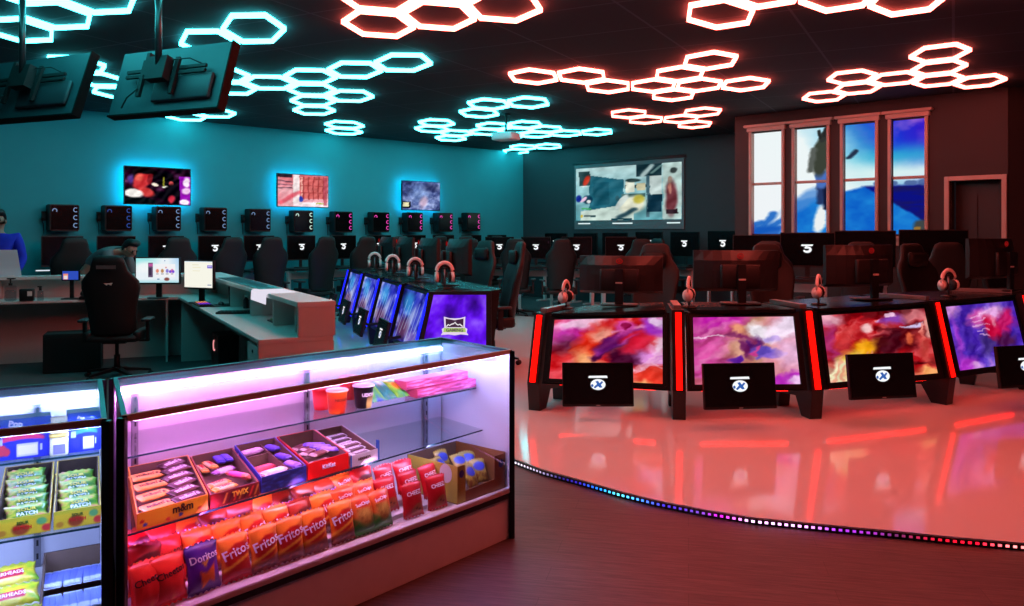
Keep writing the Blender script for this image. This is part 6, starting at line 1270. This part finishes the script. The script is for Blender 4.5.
for k, (x, y, rz, cl) in enumerate([(-.20, .32, 4, (.90, .72, .90)), (-.20, -.06, 2, (.90, .35, .42)), (-.20, -.22, 3, (.85, .40, .45)), (-.18, -.38, 3, (.92, .85, .85)), (.30, .28, 90, (.35, .28, .72)), (.30, -.05, 90, (.45, .35, .80)), (.30, -.32, 90, (.55, .45, .85))]):
    candy('bl%d' % (k if k < 5 else 4 if k == 5 else 6), 'candy_bar', 'candy', .115 if abs(rz) < 20 else .08, .036, .024, cl, (.2, .8, tuple(np.clip(np.array(cl)*1.15, 0, 1))), None, INKW, .06, c3, an, w3*x, d3*y, ZL+(.02 if k in (1, 2) else .045), R(rz), 'small bar in the deep blue tray, %s counted from its back' % ORD[k], G)
T, w4, d4, c4, an = tray(CR, 'candy_tray', A_[3]+.002, A_[4]-.003, bb(A_[3], A_[4]), bB, ZL, .066, .078, (.86, .06, .05), 'bright red tray of wafer bars', [('KitKat', INKW, .0, .036, .068)])
G = 'wafer bars in the bright red tray'
for k, (x, y, rz) in enumerate([(-.1, .25, 20), (.05, .10, 8), (-.15, -.05, 24), (.0, -.2, 12), (-.1, -.33, 5), (.25, .18, -50), (.28, .02, -48), (.3, -.15, -55)]):
    vi = k >= 5; candy('kk_v' if vi else 'kk_w', 'candy_bar', 'candy', .10, .036, .014, (.42, .32, .78) if vi else (.80, .70, .66), (.2, .8, (.62, .52, .88) if vi else (.45, .22, .2)), None, INKW, .055, c4, an, w4*x, d4*y, ZL+.032+.006*(k % 4), R(rz), ('violet' if vi else 'pale and brown')+' wafer bar in the bright red tray, %s from its back' % ORD[k], G, R(6))
T, w5, d5, c5, an = tray(CR, 'candy_tray', A_[4]+.002, A_[5], bb(A_[4], A_[5]), bB, ZL, .048, .072, (.74, .72, .70), 'white tray of silver chocolate bars with blue corners', [("HERSHEY'S", INKBR, .0, .026, .072)])
MB().box(QL[1].x-.001, QL[1].x+.005, QL[1].y-.004, QL[1].y+.012, 0, .085).build('corner_tab', pbr('corner_blue', (.12, .35, .62), .4), T); MB().box(QL[0].x, QL[0].x+.006, QL[0].y-.004, QL[0].y-.001, 0, .05).build('corner_tab', pbr('corner_blue', (.12, .35, .62), .4), T)
G = 'silver bars in the white tray'
for k in range(6): candy('hs', 'candy_bar', 'candy', .105, .04, .012, (.86, .86, .86), (.12, .88, (.40, .30, .30)), "HERSHEY'S", INKW, .08, c5, an, .002*k, -d5*.34+d5*.13*k, ZL+.028+.005*(k % 3), R(6-4*(k % 3)), 'silver and brown chocolate bar in the white tray, %s from its front' % ORD[k], G, R(8))
# cookie box on the deck at the far end, cut-out front
a0, a1 = CR.at_px(450.5, .06), .968
p0, p1 = CR.pt(a0, .06), CR.pt(a1, .06); p2, p3 = CR.pt(a1, .57), CR.pt(a0, .57); c = (p0+p1+p2+p3)/4; an = math.atan2((p1-p0).y, (p1-p0).x); w, dp = (p1-p0).length, (p3-p0).length
T = thing('cookie_box', 'yellow green cardboard box of cookie pouches at the far end of the deck', 'box', (c.x, c.y, CD+.0005), an)
OLIVE = pbr('box_olive', (.66, .62, .22), .5, noise=.1, scale=10); BRN = pbr('box_brown', (.50, .32, .14), .55, noise=.15, scale=12); x0, x1, y0, y1 = -w/2, w/2, -dp/2, dp/2; hh = .175; t = .004
MB().box(x0, x1, y0, y1, 0, t).build('bottom', CARD, T); MB().box(x0, x1, y1-t, y1, t, hh).build('back_wall', CARD, T)
s_ = MB().box(x0, x0+t, y0, y1-t, t, hh).build('side_wall', OLIVE, T); MB().box(x1-t, x1, y0, y1-t, t, hh).build('side_wall', BRN, T)
MB().box(x0+t, x0+w*.16, y0, y0+t, t, hh).build('front_wall', OLIVE, T); MB().box(x1-w*.24, x1-t, y0, y0+t, t, hh*.97).build('front_wall', BRN, T)
MB().hexa([(x0+w*.16, y0, t), (x1-w*.24, y0, t), (x1-w*.24, y0+t, t), (x0+w*.16, y0+t, t)], [(x0+w*.16, y0, hh*.30), (x1-w*.24, y0, hh*.34), (x1-w*.24, y0+t, hh*.34), (x0+w*.16, y0+t, hh*.30)]).build('front_wall', BRN, T)
def disc(mb, M, r): return mb.add([M @ Vector((r*math.cos(2*PI*k/20), 0, r*1.1*math.sin(2*PI*k/20))) for k in range(20)], [tuple(range(20))])
mb = MB(); disc(mb, Matrix.Translation((x0+w*.08, y0-.001, hh*.78)), .016); disc(mb, Matrix.Translation((x1-w*.10, y0-.001, hh*.72)), .018); mb.build('round_label', INKBL, T)
mb = MB(); disc(mb, Matrix.Translation((x0-.001, y0+dp*.22, hh*.75)) @ Matrix.Rotation(PI/2, 4, 'Z'), .04); rl = mb.build('round_label', pbr('label_pale', (.75, .78, .72), .5), T)
pin = p_cook
def p_pouch(U, V):
    img = full(U, (.72, .62, .25)); img = mixc(img, (.45, .26, .12), np.clip((V-.5)*6, 0, 1)*np.clip(fbm(U, V, 7, 19)*3-.8, 0, 1)); return blob(img, U, V, .5, .32, .4, .2, 0, (.20, .28, .72), 1, .25)
me, ys = bag_mesh(.085, .115, .035, p_pouch, 'cookie_pouch'); PO = tag(link('cookie_pouch', me), '', 'cookie pouch')
for k, (x, y, z, rz, ln) in enumerate([(.06, -.30, .02, 10, -25), (.26, -.26, .028, -18, -30), (-.18, -.22, .015, 14, -20), (.12, -.05, .06, -12, -42), (.30, .0, .055, -30, -40), (-.08, .08, .055, 20, -38), (-.28, .05, .05, 12, -30), (.05, .25, .06, -5, -30)]):
    o = PO if k == 0 else copy_tree(PO); o.location = (c.x+w*x*math.cos(an)-dp*y*math.sin(an), c.y+w*x*math.sin(an)+dp*y*math.cos(an), CD+z); o.rotation_euler = Euler((R(ln), 0, an+R(rz)), 'XYZ'); o['label'] = 'yellow cookie pouch with a blue label in the cookie box, %s from its open front' % ORD[k]; o['group'] = 'cookie pouches'
# upper shelf of the long case
def noodle(label, px, b_, body, band, ink, word, r=.045, h=.105):
    a = CR.at_px(px, b_); p = CR.pt(a, b_, ZS1+.0005); T = thing('noodle_cup', label, 'cup noodles', p, CR.ang, 'noodle cups on the upper shelf')
    n = 28; vs, fs, cc = [], [], []; prof = [(r*.74, 0), (r*.78, .004), (r*.84, h*.25), (r*.90, h*.55), (r*.97, h*.92), (r*1.0, h*.93)]
    for (rr_, z) in prof:
        for i in range(n): vs.append((rr_*math.cos(2*PI*i/n), rr_*math.sin(2*PI*i/n), z)); q = (i/n*4) % 1; cc.append(band if (h*.2 < z < h*.6 and .45 < i/n < .95 and body[0] > .2) or (z < h*.3 and .68 < i/n < .86) else body)
    for k in range(len(prof)-1):
        for i in range(n): fs.append((k*n+i, k*n+(i+1) % n, (k+1)*n+(i+1) % n, (k+1)*n+i))
    fs.append(tuple(range(n-1, -1, -1))); me = bpy.data.meshes.new('cup'); me.from_pydata(vs, [], fs); me.materials.append(PRINT); set_col(me, lin(np.array(cc))); me.polygons.foreach_set('use_smooth', [True]*len(me.polygons)); link('cup', me, T)
    MB().lathe([(r*.98, h*.92), (r*1.06, h*.925), (r*1.06, h*.96), (r*.95, h*1.0), (.001, h*1.0)], 28).build('lid', pbr('cup_lid_'+label.split()[0], {'orange': (.95, .78, .68), 'black': (.82, .80, .86), 'red': (.90, .35, .38)}[label.split()[0]], .4), T)
    if word:
        me = text_mesh(word, .05, 0, .001, 0, 1, r*1.35); nn = len(me.vertices); cq = np.empty(nn*3); me.vertices.foreach_get('co', cq); cq = cq.reshape(-1, 3); rad = r*.925+.0022; th = cq[:, 0]/rad+R(-8); me.vertices.foreach_set('co', np.stack([rad*np.sin(th), -rad*np.cos(th), cq[:, 1]+h*.60], -1).ravel()); me.materials.clear(); me.materials.append(ink); link('lettering', me, T)
noodle('orange noodle cup with a pale lid on the upper glass shelf', 337, .49, (.88, .42, .14), (.75, .20, .10), INKB, 'NEOGURI', .047, .105)
noodle('black udon noodle cup with a pale lid on the upper glass shelf', 363.5, .50, (.07, .07, .09), (.85, .75, .40), INKW, 'UDON', .047, .105)
noodle('red noodle cup behind the orange one', 322, .66, (.85, .10, .12), (.92, .30, .3), INKW, None, .045, .10)
noodle('red lidded noodle cup behind the black udon cup', 349, .80, (.85, .12, .15), (.9, .3, .3), INKW, None, .047, .11)
def p_green(U, V): return ramp(fbm(U, V, 4, 83)+.5*(V-.5), [(.1, (.85, .92, .35)), (.4, (.45, .80, .25)), (.7, (.25, .65, .55)), (1, (.15, .3, .7))])
def p_teal(U, V): return ramp(fbm(U, V, 4, 87)+.4*(V-.4), [(.1, (.82, .92, .92)), (.4, (.35, .75, .70)), (.7, (.10, .55, .55)), (1, (.3, .7, .3))])
for k, (px, f, nm, wd) in enumerate([(379, p_green, 'green and blue', 'GUMMI'), (391, p_teal, 'teal and white', 'GUMMI'), (404, p_green, 'lime green', 'SOUR')]):
    me, ys = bag_mesh(.085, .13, .03, f if nm != 'lime green' else (lambda U, V: blob(p_green(U, V*.6), U, V, .5, .45, .25, .2, 0, (.95, .6, .2), 1, .4)), 'candy_pouch'); o = tag(link('candy_pouch', me), nm+' candy pouch lying on the upper glass shelf', 'candy', 'candy pouches on the upper shelf')
    put_in(CR, o, 0, .50, ZS1+.012, R(-6+6*k), R(-58), px)
def p_pinkbox(U, V): return ramp(fbm(U, V, 6, 91), [(.2, (.55, .12, .35)), (.45, (.82, .25, .45)), (.65, (.90, .50, .70)), (.9, (.95, .85, .95))])
for k, (px0, px1, b_, z, nm) in enumerate([(411, 470, .52, ZS1+.0005, 'lower'), (400, 462, .56, ZS1+.0425, 'upper')]):
    a, b2_ = CR.pt(CR.at_px(px0, b_), b_), CR.pt(CR.at_px(px1, b_), b_); L_ = (b2_-a).length; c_ = (a+b2_)/2; T = thing('candy_carton', 'long pink candy carton, the %s of two on the upper glass shelf' % nm, 'carton', (c_.x, c_.y, z), math.atan2((b2_-a).y, (b2_-a).x), 'pink candy cartons')
    MB().box(-L_/2, L_/2, -.045, .045, 0, .04).build('carton', pbr('carton_pink', (.78, .25, .42), .5), T, .002)
    picture('front_print', [(-L_/2+.003, -.0458, .038), (L_/2-.003, -.0458, .038), (L_/2-.003, -.0458, .002), (-L_/2+.003, -.0458, .002)], p_pinkbox, CARDPRINT, T, 60, 10)
# ------------------------------------------------------------------ goods in the blue-lit case
def pastry(px0, px1, b_, col2, label, fruit):
    a, e = CL.pt(CL.at_px(px0, b_), b_), CL.pt(CL.at_px(px1, b_), b_); L_ = (e-a).length; c_ = (a+e)/2; T = thing('pastry_box', label, 'pastry box', (c_.x, c_.y, ZA1+.0005), math.atan2((e-a).y, (e-a).x), 'blue pastry boxes')
    h = .135; MB().box(-L_/2, L_/2, 0, .075, 0, h).build('carton', pbr('pastry_blue', (.03, .10, .62), .4), T, .002)
    def fp(U, V):
        img = full(U, (.03, .10, .66)); img = blob(img, U, V, .5, .55, .40, .16, -.1, col2, 1, .15); img = blob(img, U, V, .52, .66, .46, .14, -.05, (.03, .10, .66), 1, .1)
        img = blob(img, U, V, .22, .75, .09, .15, 0, fruit, 1, .4); img = blob(img, U, V, .30, .80, .06, .1, 0, fruit, 1, .4); img = rect(img, U, V, .46, .80, .62, .95, (.72, .70, .88)); img = rect(img, U, V, .48, .78, .66, .9, (.86, .80, .92)); img = rect(img, U, V, .82, .86, .66, .84, (.75, .75, .9)); img = rect(img, U, V, .10, .24, .46, .62, (.65, .7, .9)); return img
    picture('front_print', upright(L_-.002, h-.002, -.0008, 0, h/2), fp, CARDPRINT, T, 60, 44)
    lettering('Pop', T, INKW, -.01, h*.86, -.002, L_*.22, .12, .002); lettering('Tarts', T, INKW, .01, h*.70, -.002, L_*.42, .12, .002)
pastry(-14, 51.5, .46, (.80, .12, .35), 'blue pastry box with a red swoosh on the upper shelf of the blue-lit case', (.75, .15, .25)); pastry(67.5, 101, .46, (.15, .45, .90), 'blue pastry box with a light blue swoosh beside the case end', (.12, .14, .55))
a = CL.pt(CL.at_px(59, .45), .45, ZA1+.0005); T = thing('snack_tub', 'small cream tub with a gold label between the two blue pastry boxes', 'tub', a, CL.ang); MB().rbox(-.028, .028, -.02, .05, 0, .062, .012).build('tub', pbr('tub_cream', (.86, .84, .72), .4), T); MB().rbox(-.030, .030, -.022, .052, .062, .075, .012).build('lid', pbr('tub_lid', (.85, .72, .35), .4), T); MB().box(-.018, .018, -.0215, -.0205, .008, .04).build('label', pbr('tub_label', (.45, .42, .62), .5), T)
T = thing('snack_tub', 'small gold packet standing on the cream tub', 'packet', (a.x, a.y, a.z+.0755), CL.ang); MB().hexa([(-.026, -.012, 0), (.026, -.012, 0), (.026, .02, 0), (-.026, .02, 0)], [(-.024, .0, .055), (.024, .0, .055), (.024, .008, .055), (-.024, .008, .055)]).build('packet', pbr('packet_gold', (.82, .78, .62), .35), T, .002); MB().box(-.014, .014, -.0128, -.0108, .012, .034).build('label', pbr('label_gold', (.80, .55, .2), .5), T); T.name = 'snack_packet'
CLb = .41
def ptray(px0, px1, z, label, hf, hb, b0, b1, front, words_, colr, inner=None):
    return tray(CL, 'candy_tray', CL.at_px(px0, b0), CL.at_px(px1, b0), b0, b1, z, hf, hb, colr, label, words_, inner or CARD, 'open trays in the blue-lit case', None, front)
def sour_print(U, V):
    img = full(U, (.86, .72, .16)); img = mixc(img, (.55, .70, .2), np.clip(.25-V, 0, 1)*2)
    for x, y, r_, c_ in ((.46, .65, .16, (.62, .25, .12)), (.85, .35, .10, (.35, .62, .35)), (.12, .75, .08, (.75, .5, .15)), (.95, .75, .1, (.85, .2, .2))): img = blob(img, U, V, x, y, r_, r_*2, 0, c_, 1, .4)
    return img
def p_sour(U, V):
    img = ramp(fbm(U, V, 5, 95), [(.25, (.20, .50, .10)), (.5, (.62, .70, .15)), (.65, (.80, .72, .30)), (.8, (.85, .35, .45)), (1, (.3, .6, .75))]); return blob(img, U, V, .5, .5, .28, .2, 0, (.18, .40, .12), .9, .4)
SOUR = [None]
def sour(c, an, x, y, z, rz, label, group):
    if SOUR[0] is None:
        me, ys = bag_mesh(.13, .075, .022, p_sour, 'candy_pouch'); SOUR[0] = tag(link('candy_pouch', me), '', 'candy'); wrap_text('SOUR', SOUR[0], INKY, ys, 0, .042, .055, 0); wrap_text('PATCH', SOUR[0], INKW, ys, 0, .024, .06, 0); o = SOUR[0]
    else: o = copy_tree(SOUR[0])
    o.location = (c.x+x*math.cos(an)-y*math.sin(an), c.y+x*math.sin(an)+y*math.cos(an), z); o.rotation_euler = Euler((R(-62), 0, an+rz), 'XYZ'); o['label'] = label; o['group'] = group
for (px0, px1, lab, n_) in ((-6, 50.5, 'yellow tray of sour candy pouches nearer the photo edge', 5), (53.5, 101, 'yellow tray of sour candy pouches beside the case end', 4)):
    T, w, dp, c_, an = ptray(px0, px1, ZA2+.0005, lab, .060, .125, .36, .895, sour_print, [('SOUR', INKG, -.0, .042, .035), ('PATCH', INKR, -.0, .026, .05)], (.80, .66, .16), CARD if px0 > 0 else None)
    for k in range(n_): sour(c_, an, 0, -dp*.38+dp*.17*k, ZA2+.030+.012*k, R(3-3*(k % 3)), 'green sour candy pouch, %s from the front of the tray %s' % (ORD[k], lab.split('pouches ')[1]), 'sour candy pouches')
a_ = CL.at_px(2, .5)
me, ys = bag_mesh(.075, .10, .03, lambda U, V: ramp(fbm(U, V, 4, 55), [(.2, (.15, .05, .1)), (.6, (.45, .12, .35)), (1, (.85, .4, .75))]), 'candy_pouch')
# bottom deck of the blue-lit case
T, w, dp, c_, an = ptray(38, 107, CD+.0005, 'low brown tray of clear wrapped candies on the deck of the blue-lit case', .04, .10, .20, .74, None, [], (.35, .28, .26))
mk = np.random.default_rng(3)
PROTO_WM = None
for k in range(9):
    candy('clear_candy', 'candy_bar', 'candy', dp*.36, .026, .018, (.80, .84, .95), (.2, .8, (.45, .52, .88)), None, None, 0, c_, an, -w*.42+w*.105*k, -dp*.22, CD+.02, R(84+4*(k % 3)), 'clear blue wrapped candy, %s along the front of the low brown tray' % ORD[k], 'clear wrapped candies')
    candy('clear_candy', 'candy_bar', 'candy', dp*.36, .026, .018, (.80, .84, .95), (.2, .8, (.45, .52, .88)), None, None, 0, c_, an, -w*.42+w*.105*k, dp*.20, CD+.035, R(86-4*(k % 3)), 'clear and blue wrapped candy, %s along the back of the low brown tray' % ORD[k], 'clear wrapped candies')
def p_yel(U, V):
    img = ramp(fbm(U, V, 4, 58), [(.2, (.45, .70, .15)), (.5, (.88, .80, .2)), (.8, (.92, .88, .5))]); img = rect(img, U, V, .1, .75, .3, .7, (.80, .12, .22)); return img
me, ys = bag_mesh(.15, .075, .028, p_yel, 'candy_pouch'); YP = tag(link('candy_pouch', me), '', 'candy'); wrap_text('AIRHEADS', YP, INKW, ys, -.01, .038, .085, 0)
for k, (b_, z, pxx) in enumerate([(.20, .02, 16), (.36, .045, 15), (.54, .065, 14)]):
    o = YP if k == 0 else copy_tree(YP); put_in(CL, o, 0, b_, CD+z, R(2+3*k), R(-55), pxx); o['label'] = 'yellow and red candy pouch deep in the blue-lit case, %s from the front glass' % ORD[k]; o['group'] = 'yellow candy pouches'
